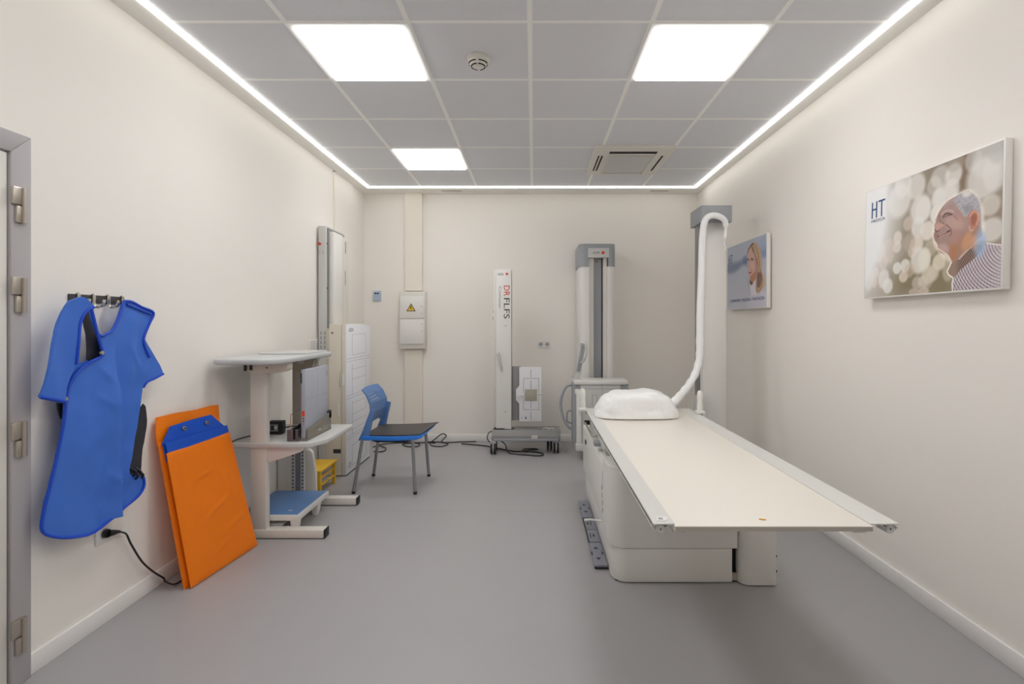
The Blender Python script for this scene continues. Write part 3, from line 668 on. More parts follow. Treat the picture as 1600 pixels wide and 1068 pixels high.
# seat shell, pad
seat = MB(); prof = [(-.235, .425), (-.20, .42), (0, .415), (.20, .425), (.25, .44), (.265, .462), (.255, .466), (.20, .458), (0, .450), (-.20, .452), (-.235, .45)]
seat.prism(prof, 'y', -W2 - .008, W2 + .008, 'chairblue2', .006, 3).build('seat', t)
pad = bmesh.new(); g = {}
for i in range(25):
    for j in range(21):
        u = i / 24; v = j / 20 * 2 - 1
        x = -.205 + .475 * u + .02 * u * v; y = v * (W2 + .0) * (.97 + .03 * u)
        z = .455 + .004 * math.cos(v * 1.5) + .016 * u ** 3 + .004 * u * v
        g[i, j] = pad.verts.new((x, y, z))
for i in range(24):
    for j in range(20): pad.faces.new((g[i, j], g[i + 1, j], g[i + 1, j + 1], g[i, j + 1]))
bmesh.ops.recalc_face_normals(pad, faces=pad.faces); pad.normal_update()
if sum(f.normal.z for f in pad.faces) < 0: bmesh.ops.reverse_faces(pad, faces=pad.faces)
bmesh.ops.solidify(pad, geom=list(pad.faces), thickness=-.006); bmesh.ops.recalc_face_normals(pad, faces=pad.faces)
MB().add(pad, 'seatpad').build('seat_pad', t, 'black seat pad')
MB().prism([(-.19, .418), (.19, .418), (.12, .395), (-.12, .395)], 'y', -W2 + .03, W2 - .03, 'black', .005).build('seat_underside', t)
for s_ in (-1, 1):
    yf = s_ * (W2 - .005)
    MB().tube([(-.225, yf, .43), (-.255, yf, .25), (-.29, s_ * (W2 + .01), .012)], .0135, 'leg', 12).cyl((-.2915, s_ * (W2 + .01), 0), (-.289, s_ * (W2 + .01), .02), .015, 'black', 14).build('leg', t)
    MB().tube([(.175, yf, .43), (.185, yf, .25), (.20, s_ * (W2 + .01), .012)], .0135, 'leg', 12).cyl((.2015, s_ * (W2 + .01), 0), (.199, s_ * (W2 + .01), .02), .015, 'black', 14).build('leg', t)
    MB().tube([(-.225, s_ * (W2 - .02), .428), (.175, s_ * (W2 - .02), .425)], .010, 'leg', 10).build('seat_rail', t)
t.location = (-1.128, 4.295, 0); t.rotation_euler = (0, 0, math.radians(-1.5))
# cables on the floor behind the chair
r = .004
fl = lambda px, py: Vector(((px - CX) * 1081.6 / (py - CY) / F, 1081.6 / (py - CY), .006))
c = MB().tube(smooth_path([fl(*p) for p in ((584, 706), (598, 706), (603, 701), (592, 697), (583, 699), (600, 694), (640, 692), (655, 694), (652, 698), (636, 698), (630, 694), (660, 692), (680, 692.5))], 6), .006, 'black', 8).build('floor_cable')
tag(c, 'black cable lying in small loops on the floor behind the blue chair', 'cable')
pts = [fl(664, 690.6), fl(680, 690.8), fl(690, 691.5), fl(700, 694), fl(690, 698), fl(676, 697), fl(672, 693), Vector((-1.10, 5.78, .05)), Vector((-1.03, 5.80, .10)), Vector((-.985, 5.80, .075)), Vector((-1.03, 5.76, .02)), fl(700, 692), fl(720, 690.8), fl(744, 690.2)]
c = MB().tube(smooth_path(pts, 6), .006, 'black', 8).build('floor_cable')
tag(c, 'black cable coiled against the back baseboard between chair and imaging stand', 'cable')

# ------------------------------------------------------------ orange cover with blue pad
B0, B1, T0, T1 = Vector((-1.737, 2.604, .004)), Vector((-1.674, 3.114, .004)), Vector((-1.862, 2.59, .75)), Vector((-1.832, 3.095, .69))
def bag(s, tt, n):
    p = (B0 * (1 - s) + B1 * s) * (1 - tt) + (T0 * (1 - s) + T1 * s) * tt
    nn = Vector((.985, -.08, .17)).normalized(); return p + nn * (n * .7 - .012)
t = thing('storage_bag', (-1.78, 2.85, 0), 'bright orange flat cover leaning on the left wall with blue top showing', 'cover')
def bagbox(sa, sb, ta, tb, n0, n1, m, NS=40, NT=60, fn=None, taper=0):
    b = bmesh.new(); A = {}; Bk = {}
    for i in range(NS + 1):
        for j in range(NT + 1):
            u = i / NS; v = j / NT; s = sa + (sb - sa) * u; tt = ta + ((tb(u) if callable(tb) else tb) - ta) * v
            e = min(u, 1 - u) * 14; e2 = min(v, 1 - v) * 22
            round_ = (1 - max(0, 1 - min(1, e)) ** 2.5) * (1 - max(0, 1 - min(1, e2)) ** 2.5)
            A[i, j] = b.verts.new(bag(s, tt, n0 + (n1 - n0) * (.35 + .65 * round_) + (fn(u, v) * round_ if fn else 0)))
            Bk[i, j] = b.verts.new(bag(s, tt, n0))
    for i in range(NS):
        for j in range(NT):
            b.faces.new((A[i, j], A[i + 1, j], A[i + 1, j + 1], A[i, j + 1])); b.faces.new((Bk[i, j], Bk[i, j + 1], Bk[i + 1, j + 1], Bk[i + 1, j]))
    for i in range(NS):
        b.faces.new((A[i, 0], Bk[i, 0], Bk[i + 1, 0], A[i + 1, 0])); b.faces.new((A[i, NT], A[i + 1, NT], Bk[i + 1, NT], Bk[i, NT]))
    for j in range(NT):
        b.faces.new((A[0, j], A[0, j + 1], Bk[0, j + 1], Bk[0, j])); b.faces.new((A[NS, j], Bk[NS, j], Bk[NS, j + 1], A[NS, j + 1]))
    bmesh.ops.recalc_face_normals(b, faces=b.faces)
    return MB().add(b, m)
def crease(u, v, u0, v0, u1, v1, wd, h):
    dx, dy = u1 - u0, v1 - v0; L = dx * dx + dy * dy; k = max(0, min(1, ((u - u0) * dx + (v - v0) * dy) / L))
    d_ = math.hypot(u - u0 - dx * k, (v - v0 - dy * k) * 1.5); return h * math.exp(-(d_ / wd) ** 2) * math.sin(math.pi * min(1, max(.15, k)))
def wr(u, v):
    h = .006 * math.sin(u * 3.1) * math.sin(v * 3.1)
    for a in ((.25, .74, .62, .76, .022, .004), (.35, .43, .75, .52, .022, .005), (.55, .25, .95, .33, .02, .004), (.3, .12, .6, .2, .02, .003), (.72, .75, .78, .5, .02, .004), (.15, .9, .2, .55, .03, -.004), (.4, .95, .5, .8, .03, .003)):
        h += 2.0 * crease(u, v, *a)
    return h + .0035 * noise.noise(Vector((u * 5, v * 7, 1.3)))
bagbox(0, 1, 0, lambda u: .92 + .085 * u, .016, .030, 'orange', fn=wr).build('front_cover', t)
bagbox(-.012, .985, 0, lambda u: 1.0 + .03 * u, -.032, -.006, 'orange', fn=lambda u, v: .003 * noise.noise(Vector((u * 6, v * 6, 4)))).build('back_cover', t)
bagbox(.005, .99, 0, .995, -.005, -.001, 'orange', NS=20, NT=30).build('inner_cover', t)
# back flap with folded top
fpoly = [(-.02, .98), (-.01, 1.08), (.04, 1.17), (.30, 1.195), (.62, 1.215), (.9, 1.245), (1.0, 1.25), (.985, 1.16), (.95, 1.02), (.5, .97)]
sheet(fpoly, lambda u, v: bag(u, v, -.026 + .010 * math.sin(u * 9 + v * 14) * max(0, v - 1.02) * 3 + .012 * max(0, v - 1.1)), .03, 'orange', thick=.004, nrm=(1, 0, .2)).build('top_flap', t)
t2 = thing('lead_shield', (-1.80, 2.85, .70), 'royal blue panel with chamfered corners sticking out of the orange cover', 'shield')
bpoly = [(.015, .86), (.0, .99), (.14, 1.10), (.46, 1.135), (.78, 1.165), (.965, 1.06), (.995, .98), (.985, .90)]
sheet(bpoly, lambda u, v: bag(u, v, .006 + .003 * math.sin(3 * u) * max(0, min(1, (1.12 - v) * 6))), .035, 'royal', thick=.006, nrm=(1, 0, .2)).build('panel', t2)
sheet([(.018, .915), (.01, .99), (.985, 1.065), (.99, 1.0)], lambda u, v: bag(u, v, .020 + .004 * math.sin(3 * u)), .035, 'royal', thick=.004, nrm=(1, 0, .2)).build('band', t2, 'slightly raised blue band')
for (s_, v_) in ((.30, 1.075), (.66, 1.10)):
    p = bag(s_, v_, .018); MB().cyl(p - Vector((.004, 0, 0)), p + Vector((.006, 0, .001)), .011, 'dgrey', 16).cyl(p, p + Vector((.0075, 0, .0012)), .005, 'dark', 12).build('eyelet', t2, 'small metal eyelet')

# ------------------------------------------------------------ hook rail and blue apron on the left wall
t = thing('hook_rail', (XL, 2.28, 1.45), 'black wall rail with steel coat hooks holding the blue apron', 'hook rail')
zr = 1.452
MB().box(XL, XL + .008, 2.133, 2.42, zr - .018, zr + .018, 'charcoal', .003).build('rail', t)
for yy in (2.172, 2.247, 2.324, 2.405):
    pts = smooth_path([(XL + .006, yy, zr + .02), (XL + .014, yy, zr + .018), (XL + .014, yy, zr - .02), (XL + .026, yy, zr - .036), (XL + .05, yy, zr - .03), (XL + .056, yy, zr - .012)], 5)
    MB().tube(pts, .005, 'chrome', 8, flat=1.5).cyl((XL + .056, yy, zr - .014), (XL + .056, yy, zr - .002), .008, 'chrome', 12).build('hook', t, 'chrome hook')
AX = XL + .075
C2 = lambda z: (40 + .4773 * z[0], 430 + .4775 * z[1])
def wy(pt, off=0.0):
    p = PX(pt[0], pt[1], AX + off); return (p.y, p.z)
def poly2(zs, k=3, closed=True, off=0.0):
    pl = [Vector((*wy(C2(z), off), 0)) for z in zs]; return [(p.x, p.y) for p in smooth_path(pl, k, closed)]
def lift(y, z, base=0.0):
    # soft vertical folds of the hanging cloth, none where the outline runs so the silhouette stays
    q = (1.45 - z)
    f = .010 * math.sin((y - 2.1) * 17 + q * .8) * min(1, q * 1.6)
    if z < 1.25:
        g = min(1, (1.25 - z) * 4)
        d = y - 2.272
        f += g * (.042 * math.exp(-(d / .05) ** 2) if d < 0 else .042 * math.exp(-(d / .013) ** 2)) - g * .014 * math.exp(-((y - 2.335) / .03) ** 2)
    f += .012 * math.exp(-((y - 2.40 + q * .12) / .03) ** 2) * min(1, q * 3)
    f += .007 * noise.noise(Vector((y * 7, z * 4, 0))) + .004 * noise.noise(Vector((y * 16, z * 13, 5)))
    # a few diagonal pull lines below the armhole and at the hem
    for (y0, z0, y1, z1, h) in ((2.19, 1.17, 2.27, 1.07, .006), (2.18, 1.05, 2.25, .98, .005), (2.36, 1.25, 2.44, 1.12, .007), (2.20, .72, 2.30, .62, .005), (2.38, .75, 2.44, .58, .006), (2.15, .55, 2.2, .8, .005)):
        dy, dz = y1 - y0, z1 - z0; k = max(0, min(1, ((y - y0) * dy + (z - z0) * dz) / (dy * dy + dz * dz)))
        f += h * math.exp(-(((y - y0 - dy * k) ** 2 + (z - z0 - dz * k) ** 2) / .00018)) * math.sin(math.pi * max(.1, min(.9, k)))
    return Vector((AX + base + f, y, z))
t = thing('lead_apron', (AX, 2.3, .4), 'blue short sleeved protective apron hanging from the hook rail', 'apron')
body = [(214, 108), (228, 182), (242, 198), (262, 190), (280, 178), (300, 140), (322, 84), (345, 86), (378, 103), (416, 122), (404, 160), (386, 205), (390, 235), (404, 268), (398, 310), (384, 375), (376, 440), (366, 520), (352, 600), (348, 650), (382, 658), (383, 690), (368, 722), (335, 758), (300, 782), (258, 800), (232, 828), (195, 848), (145, 857), (105, 856), (72, 845), (60, 820), (66, 765), (85, 690), (104, 600), (122, 490), (138, 380), (150, 345), (170, 315), (205, 285), (245, 262), (243, 238), (232, 200), (212, 130)]
bp_ = poly2(body, 3)
sheet(bp_, lambda y, z: lift(y, z), .011, 'blue', thick=.006).build('body', t)
def trim(zs, base=.003, r=.0058, name='binding', k=4, fn=None, flat=1, off=0.0):
    pts = [wy(C2(z), off) for z in zs]; P3 = [(lift(a, b, base) if fn is None else fn(a, b)) for a, b in pts]
    MB().tube(smooth_path(P3, k), r, 'bluetrim', 8, flat=flat).build(name, t, 'darker blue edge binding')
trim([(214, 108), (228, 182), (242, 198), (262, 190), (280, 178), (300, 140), (322, 84)])
trim([(322, 84), (345, 86), (378, 103), (416, 122), (404, 160), (386, 205), (390, 235), (404, 268)])
trim([(330, 95), (365, 110), (408, 127)])
trim([(214, 108), (232, 200), (243, 238), (245, 262), (205, 285), (170, 315), (150, 345), (138, 380), (122, 490), (104, 600), (85, 690), (66, 765), (60, 820), (72, 845), (105, 856), (145, 857), (195, 848), (232, 828), (258, 800), (300, 782), (335, 758), (368, 722), (383, 690), (382, 660)])
# left sleeve: a draped tube over the first hook
sl = [(150, 88), (164, 78), (184, 70), (204, 84), (218, 104), (205, 108), (186, 132), (178, 165), (175, 230), (173, 292), (156, 335), (142, 372), (130, 415), (90, 408), (47, 400), (52, 375), (75, 290), (100, 205), (125, 140)]
def slf(y, z):
    p = Vector((AX + .022, y, z)); p.x += .010 * math.sin((y - 2.05) * 28 + z * 4) + .006 * noise.noise(Vector((y * 9, z * 7, 2))) + .008 * math.exp(-((y - 2.19 - (z - 1.2) * .1) / .02) ** 2) * math.exp(-((z - 1.16) / .06) ** 2); return p
sheet(poly2(sl, 3, off=.024), slf, .014, 'blue', thick=.012).build('sleeve', t)
trim([(47, 398), (90, 406), (130, 413)], fn=slf, r=.0075, off=.024)
trim([(218, 104), (205, 108), (188, 130), (179, 165), (176, 230), (174, 292)], fn=slf, r=.006, off=.024)
sheet(poly2([(148, 300), (180, 286), (210, 280), (176, 320), (156, 350), (142, 400), (118, 412), (128, 350)], 2, off=-.012), lambda y, z: lift(y, z, -.012), .014, 'blue', thick=.006).build('underarm_panel', t)
# right sleeve
sr = [(386, 205), (400, 222), (420, 262), (446, 320), (420, 336), (398, 348), (386, 368), (384, 330), (392, 290), (398, 262)]
srf = lambda y, z: lift(y, z, -.022)
sheet(poly2(sr, 2, off=-.022), srf, .014, 'blue', thick=.012).build('sleeve', t)
trim([(446, 322), (420, 337), (398, 349), (386, 366)], fn=srf, off=-.022)
# dark lining in the armhole, back panels
li = [(190, 148), (212, 112), (224, 140), (236, 200), (243, 240), (242, 262), (205, 284), (200, 250), (198, 190)]
sheet(poly2(li, 2, off=-.022), lambda y, z: lift(y, z, -.022), .016, 'lining', thick=.006).build('lining', t, 'black inner lining seen through the armhole')
bkp = [(384, 420), (394, 450), (392, 500), (380, 560), (374, 640), (382, 665), (345, 668), (345, 600), (360, 480)]
sheet(poly2(bkp, 2, off=-.03), lambda y, z: lift(y, z, -.03), .016, 'lining', thick=.006).build('back_panel', t, 'black back panel showing at the right side')
sheet(poly2([(130, 400), (128, 440), (118, 470), (110, 440), (112, 405)], 2, off=-.02), lambda y, z: lift(y, z, -.02), .014, 'lining', thick=.006).build('back_panel', t, 'black inner panel below the left sleeve')
for zz in ((238, 253), (126, 404)):
    a, b_ = wy(C2(zz)); p = lift(a, b_, .006)
    MB().cyl(p, p + Vector((.01, 0, 0)), .009, 'chrome', 14, bev=.002).build('snap_button', t, 'small metal snap')
strap = MB()
for k in range(4):
    a, b_ = wy(C2((352 + k * 8, 642 + (k % 2) * 10))); strap.tube(smooth_path([Vector((AX - .012, a - .004, b_ + .02)), Vector((AX + .014, a, b_)), Vector((AX - .004, a + .006, b_ - .022))], 4), .005, 'black', 8)
strap.build('strap', t, 'black webbing strap at the hip')

# socket, plug, tag and cable low on the left wall
sy_, sz_ = PX(163, 832, XL + .01).y, .405
t = thing('wall_socket', (XL, sy_, sz_ - .045), 'white wall socket below the blue apron', 'wall socket')
MB().box(XL, XL + .010, sy_ - .042, sy_ + .042, sz_ - .045, sz_ + .04, 'white', .004).build('cover_plate', t)
MB().cyl((XL + .009, sy_, sz_), (XL + .012, sy_, sz_), .024, 'lgrey', 24).build('outlet', t)
t = thing('power_plug', (XL + .03, sy_, sz_), 'black plug with white tag and black cable running down to the floor', 'plug')
MB().cyl((XL + .012, sy_, sz_), (XL + .03, sy_, sz_), .019, 'black', 20, bev=.003).tube([(XL + .03, sy_, sz_), (XL + .038, sy_ + .02, sz_ - .004), (XL + .038, sy_ + .05, sz_ - .012)], [.016, .012, .006], 'black', 12).build('plug', t)
MB().hexa([(XL + .034, sy_ + .055, sz_ - .03), (XL + .034, sy_ + .10, sz_ - .055), (XL + .036, sy_ + .10, sz_ - .055), (XL + .036, sy_ + .055, sz_ - .03)], [(XL + .04, sy_ + .06, sz_ + .008), (XL + .04, sy_ + .115, sz_ - .02), (XL + .042, sy_ + .115, sz_ - .02), (XL + .042, sy_ + .06, sz_ + .008)], 'paper').build('tag', t, 'small white paper tag')
pts = [(XL + .036, sy_ + .045, sz_ - .01), (XL + .036, sy_ + .09, sz_ - .04)] + [PX(x, y, XL + .035) for x, y in ((205, 850), (222, 877), (240, 893), (256, 903))] + [Vector((XL + .06, 2.615, .035)), Vector((XL + .1, 2.64, .01)), Vector((XL + .09, 2.8, .008)), Vector((XL + .06, 3.2, .008))]
MB().tube(smooth_path(pts, 6), .0045, 'black', 8).build('cable', t)

# ------------------------------------------------------------ examination table
t = thing('examination_table', (.78, 3.0, 0), 'long examination table with cream top and light grey base on the right', 'examination table')
TX0, TX1, TY0, TY1, TZ = .387, 1.178, 1.655, 3.90, .700
brd = MB().box(.452, 1.088, TY0 - .01, TY1, TZ - .018, TZ - .002, 'cream', .0015).build('tabletop', t, 'cream laminate tabletop')
MB().box(.455, 1.085, TY0 - .0125, TY0 - .0095, TZ - .018, TZ - .004, 'creamedge').build('front_edge', brd)
p = P(1193, 810, 1.665)
MB().prism([(.745, 1.70), (.752, 1.694), (.765, 1.692), (.770, 1.70), (.758, 1.703), (.752, 1.708)], 'z', TZ - .002, TZ - .0005, 'amber').build('sticker', brd, 'tiny amber sticker')
for sgn, xo, xi in ((1, TX0, .455), (-1, TX1, 1.085)):
    s = sgn
    pr = [(xo, TZ + .002), (xo, TZ - .004), (xo + s * .004, TZ - .004), (xo + s * .006, TZ - .002), (xi - s * .004, TZ - .002), (xi - s * .004, TZ - .02), (xi, TZ - .02), (xi, TZ + .002)]
    rail = MB().prism(pr, 'y', TY0, TY1, 'alu').build('side_rail', t, 'aluminium side rail')
    MB().prism([(xo + s * .016, TZ - .030), (xo - s * .001, TZ - .020), (xo - s * .003, TZ - .012), (xo + s * .001, TZ - .012), (xo + s * .004, TZ - .017), (xo + s * .018, TZ - .024), (xo + s * .050, TZ - .006), (xo + s * .056, TZ - .006)], 'y', TY0 + .010, TY1, 'alu').build('lower_lip', rail)
    MB().box(min(xo + s * .006, xo + s * .05), max(xo + s * .006, xo + s * .05), TY0 + .03, TY1 - .01, TZ - .012, TZ - .004, 'charcoal').build('slot', rail, 'dark slot under the rail')
    MB().cyl((xo + s * .024, TY0 + .006, TZ - .018), (xo + s * .024, TY0 + .06, TZ - .020), .0155, 'lgrey', 20, bev=.002).cyl((xo + s * .024, TY0 + .005, TZ - .018), (xo + s * .024, TY0 + .007, TZ - .018), .0025, 'dark', 8).build('end_roller', rail)
    MB().box(min(xi, xi + s * .04), max(xi, xi + s * .04), TY0 + .02, TY1 - .05, TZ - .036, TZ - .018, 'lgrey', .002).build('runner', t)
MB().prism([(.402, 1.675), (.43, 1.675), (.442, 1.69), (.44, 1.715), (.407, 1.715)], 'z', TZ + .002, TZ + .004, 'white').prism([(.41, 1.685), (.425, 1.685), (.425, 1.70), (.411, 1.70)], 'z', TZ + .004, TZ + .005, 'mgrey').build('rail_marker', t, 'small white and grey marker plate')
# base
def plan(x0, x1, y0, y1, r):
    n = 8; p = [(x0, y1)]
    p += [(x0 + r - r * math.cos(a), y0 + r - r * math.sin(a)) for a in [math.pi / 2 * k / n for k in range(n + 1)]]
    return p + [(x1, y0), (x1, y1)]
MB().prism(plan(.39, 1.056, 2.655, 2.90, .09), 'z', .182, .60, 'base', .006, 3).build('front_housing', t)
MB().box(.395, 1.056, 2.902, 4.10, .20, .542, 'base', .008).build('side_housing', t)
MB().prism(plan(.412, 1.03, 2.662, 4.05, .08), 'z', .006, .18, 'base', .004).build('plinth', t)
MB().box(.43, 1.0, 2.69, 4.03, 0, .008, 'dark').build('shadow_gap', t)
MB().box(.47, 1.06, 2.85, 4.05, .542, .665, 'lgrey', .006).build('table_carriage', t)
MB().prism([(1.062 + .05 - .05 * math.cos(a), 2.63 + .05 - .05 * math.sin(a)) for a in [math.pi / 2 * k / 8 for k in range(9)]] + [(1.243, 2.63), (1.243, 2.95), (1.062, 2.95)], 'z', .005, .668, 'base', .003).build('pillar', t, 'light grey upright housing right of the base')
MB().box(1.035, 1.062, 2.70, 2.9, .006, .60, 'dark').box(1.03, 1.065, 2.675, 2.69, .01, .045, 'cgrey').build('gap_panel', t, 'dark gap between base and pillar')
MB().prism([(1.243, .17), (1.262, .142), (1.258, .135), (1.243, .14)], 'y', 2.66, 2.69, 'charcoal').prism([(1.243, .085), (1.262, .072), (1.243, .07)], 'y', 2.66, 2.69, 'white').prism([(1.243, .07), (1.262, .07), (1.26, .055)], 'y', 2.66, 2.69, 'black').box(1.243, 1.256, 2.66, 2.70, .008, .015, 'lgrey').build('side_clip', t)
MB().box(1.10, 1.25, 3.3, 3.9, .0, .66, 'base', .01).build('rear_pillar', t)
# side details
for zz in (.463, .262): MB().cyl((.488, 2.6515, zz), (.488, 2.6565, zz), .0045, 'white', 10).build('screw_cap', t)
lt = MB()
for k_, (yy, zz) in enumerate(((3.02, .40), (3.01, .36), (3.0, .32), (2.99, .28))): lt.box(.3935, .3955, yy - .06, yy - .045, zz - .014, zz + .012, 'dgrey')
lt.box(.3935, .3955, 2.93, 2.95, .40, .50, 'screenblue').build('side_label', t)
MB().box(.405, .50, 3.02, 3.95, .542, .556, 'white', .004).build('tray_ledge', t)
MB().box(.415, .50, 3.0, 3.88, .585, .625, 'lgrey', .004).build('bucky_tray', t)
MB().tube(smooth_path([(.42, 3.80, .615), (.385, 3.79, .615), (.38, 3.70, .615), (.38, 3.42, .615), (.385, 3.34, .615), (.42, 3.33, .615)], 5), .007, 'steel', 10).box(.375, .42, 3.78, 3.81, .60, .63, 'black', .004).build('tray_handle', t, 'steel tray handle')
MB().box(.375, .45, 3.17, 3.24, .585, .61, 'mgrey', .004).build('tray_catch', t)
MB().tube([(.30, 3.02, .19), (.33, 3.0, .202), (.395, 2.985, .20)], .006, 'white', 8).build('foot_lever', t, 'thin white lever sticking out at the side')
MB().box(.388, .396, 3.84, 3.88, .44, .47, 'ink').build('side_vent', t)
# hand grips clamped to the rails
for k, (gx_, gy_) in enumerate(((.362, 3.78), (1.185, 3.66))):
    g = thing('hand_grip', (gx_, gy_, TZ - .02), ('white hand grip clamped to the far left corner of the table rail', 'white hand grip clamped to the right table rail beside the tall column')[k], 'hand grip', 'hand grips on the table rails')
    MB().lathe([(.019, TZ + .02), (.021, TZ + .05), (.017, TZ + .09), (.020, TZ + .13), (.019, TZ + .15), (.012, TZ + .165), (.002, TZ + .168)], 'white', (gx_, gy_), 16).build('handle', g)
    sg = 1 if k == 0 else -1
    MB().box(gx_ - .03, gx_ + .03, gy_ - .03, gy_ + .03, TZ + .005, TZ + .025, 'white', .005).box(gx_ - .035 if sg == 1 else gx_ + .01, gx_ - .01 if sg == 1 else gx_ + .035, gy_ - .02, gy_ + .02, TZ - .03, TZ + .02, 'white', .006).build('clamp', g)

# foot control strip
t = thing('foot_control', (.36, 3.3, 0), 'grey foot pedal strip with black arrows on the floor beside the table base', 'foot pedal')
MB().box(.336, .405, 2.815, 3.84, 0, .014, 'black', .004).build('base', t)
segs = ((2.81, 3.10), (3.112, 3.29), (3.30, 3.49), (3.502, 3.84))
for k, (a, b_) in enumerate(segs):
    w_ = .0 if k in (0, 3) else .008
    pp = MB().box(.333 + w_, .409, a, b_, .012, .026, 'pedal', .004).build('pedal', t)
    cy_ = (a + b_) / 2; cx_ = .366; z_ = .0262; ar = MB()
    if k in (0, 3):
        for dx, dy in ((0, 1), (0, -1), (1, 0), (-1, 0)):
            s1 = .026 if dx else .055; px_, py_ = cx_ + dx * s1, cy_ + dy * s1
            if dx: tri = [(px_ + dx * .01, py_), (px_, py_ + .03), (px_, py_ - .03)]
            else: tri = [(px_, py_ + dy * .03), (px_ - .014, py_), (px_ + .014, py_)]
            ar.prism(tri, 'z', z_ - .001, z_ + .0006, 'ink')
    else:
        s1 = 1 if k == 1 else -1
        ar.box(cx_ - .012 * s1 - .003, cx_ - .012 * s1 + .003, cy_ - .035, cy_ + .035, z_ - .001, z_ + .0006, 'ink').prism([(cx_ + s1 * .004, cy_ - .03), (cx_ + s1 * .018, cy_), (cx_ + s1 * .004, cy_ + .03)], 'z', z_ - .001, z_ + .0006, 'ink')
        ar.box(cx_ - .036, cx_ - .034, a + .01, b_ - .01, z_ - .001, z_ + .0004, 'ink')
    ar.build('symbol', pp, 'black arrow symbol')

# ------------------------------------------------------------ tube column with head, hose and draped tube
t = thing('tube_column', (1.49, 4.3, 0), 'tall grey floor column standing beside the right wall behind the table', 'medical stand')
MB().box(1.385, 1.575, 4.20, 4.40, .02, 2.20, 'base', .004).build('column', t)
MB().box(1.372, 1.386, 4.27, 4.37, .60, 2.19, 'dgrey', .002).build('cable_channel', t, 'dark grey channel on the left side')
MB().box(1.575, 1.592, 4.24, 4.38, .02, 2.20, 'offwhite', .002).build('side_profile', t)
MB().box(1.355, 1.605, 4.15, 4.44, 2.165, 2.30, 'mgrey', .004).build('head', t, 'grey box head')
MB().box(1.31, 1.378, 4.12, 4.20, .55, .76, 'lgrey', .004).cyl((1.352, 4.118, .72), (1.352, 4.121, .72), .005, 'dgrey', 8).build('side_bracket', t)
MB().box(1.30, 1.66, 4.1, 4.5, 0, .03, 'dgrey', .004).build('foot_plate', t)
hd = MB()
for k in range(5): hd.tube(smooth_path([P(1104 + k * 2.5, 348, 4.14), P(1108 + k, 342 - k, 4.13), P(1120, 341 - k * .6, 4.125), P(1128 + k, 345, 4.13), P(1132 + k * .8, 352, 4.14)], 3), .006, 'mgrey', 6)
hd.build('cable_bundle', t, 'grey cable bundle at the top of the column')
t = thing('tube_head', (.72, 3.6, TZ), 'white plastic draped tube head with white covered hose resting on the table', 'tube head')
b = bmesh.new(); NR, NP = 60, 180; rings = []
HT = ((-1, .075), (-.93, .096), (-.80, .128), (-.55, .162), (-.2, .170), (.42, .178), (.66, .152), (.86, .112), (.96, .085), (1, .07))
def hh(u):
    for (a_, ha), (c_, hc) in zip(HT, HT[1:]):
        if u <= c_:
            k = (u - a_) / (c_ - a_); return ha + (hc - ha) * k
    return HT[-1][1]
for i in range(NR + 1):
    rr = 1 - (1 - i / NR) ** 2.2; row = []
    for j in range(NP):
        ph = 2 * math.pi * j / NP; c_, s_ = math.cos(ph), math.sin(ph)
        ex = math.copysign(abs(c_) ** .62, c_); ey = math.copysign(abs(s_) ** .62, s_)
        u, v = rr * ex, rr * ey
        x = .712 + .288 * u; y = 3.59 + .165 * v
        h = hh(u) * (1 - min(1, rr) ** 9) ** .45
        q = Vector((x * 9, y * 9, h * 9)); am = min(1, h / .05)
        n1 = noise.noise(q) * .008 + abs(noise.noise(Vector((x * 8, y * 5 + h * 10, 3.3)))) * .018 - .006 + abs(noise.noise(Vector((x * 22 + y * 9, y * 12, h * 18)))) * .005
        d_ = Vector((ex * rr ** 3, ey * rr ** 3, 1.2 - rr ** 3)).normalized()
        row.append(b.verts.new(Vector((x, y, TZ + .006 + h)) + d_ * n1 * am + Vector((ex, ey, 0)) * (.008 * noise.noise(Vector((j * .35, 0, 8)))) * rr ** 6))
    rings.append(row)
for i in range(NR):
    for j in range(NP): b.faces.new((rings[i][j], rings[i][(j + 1) % NP], rings[i + 1][(j + 1) % NP], rings[i + 1][j]))
b.faces.new(rings[-1]); bmesh.ops.remove_doubles(b, verts=b.verts, dist=1e-5); bmesh.ops.recalc_face_normals(b, faces=b.faces)
MB().add(b, 'drape').build('drape', t, 'crumpled white plastic sheet', sm=180)
hp = [P(1133, 372, 4.10), P(1134, 350, 4.085), P(1129, 341, 4.075), P(1117, 336.5, 4.07), P(1106, 339, 4.07), P(1100, 350, 4.08), P(1097.5, 375, 4.10), P(1096, 430, 4.10), P(1094, 490, 4.09), P(1093.5, 535, 4.08), P(1092.5, 560, 4.06), P(1087, 582, 4.02), P(1077, 600, 3.95), P(1066, 614, 3.85), P(1055, 626, 3.74), P(1046, 634, 3.66)]
path = smooth_path(hp, 8)
rs = []
for i, p in enumerate(path):
    k = i / len(path); rs.append((.012 if k < .05 else .021 + .007 * min(1, k * 2.2)) + (.006 * abs(noise.noise(Vector((0, k * 40, 0)))) if k > .5 else 0) + (.004 * math.sin(k * 130) * .6 if k > .58 else 0))
MB().tube(path, rs, 'drape', 14).build('hose', t, 'white covered hose arching from the column to the drape', sm=180)
MB().tube(smooth_path([P(1132, 360, 4.14), P(1134, 372, 4.15), P(1131.5, 380, 4.16), P(1133.5, 386, 4.16), P(1132, 394, 4.17)], 4), .006, 'drape', 8).build('loose_end', t)

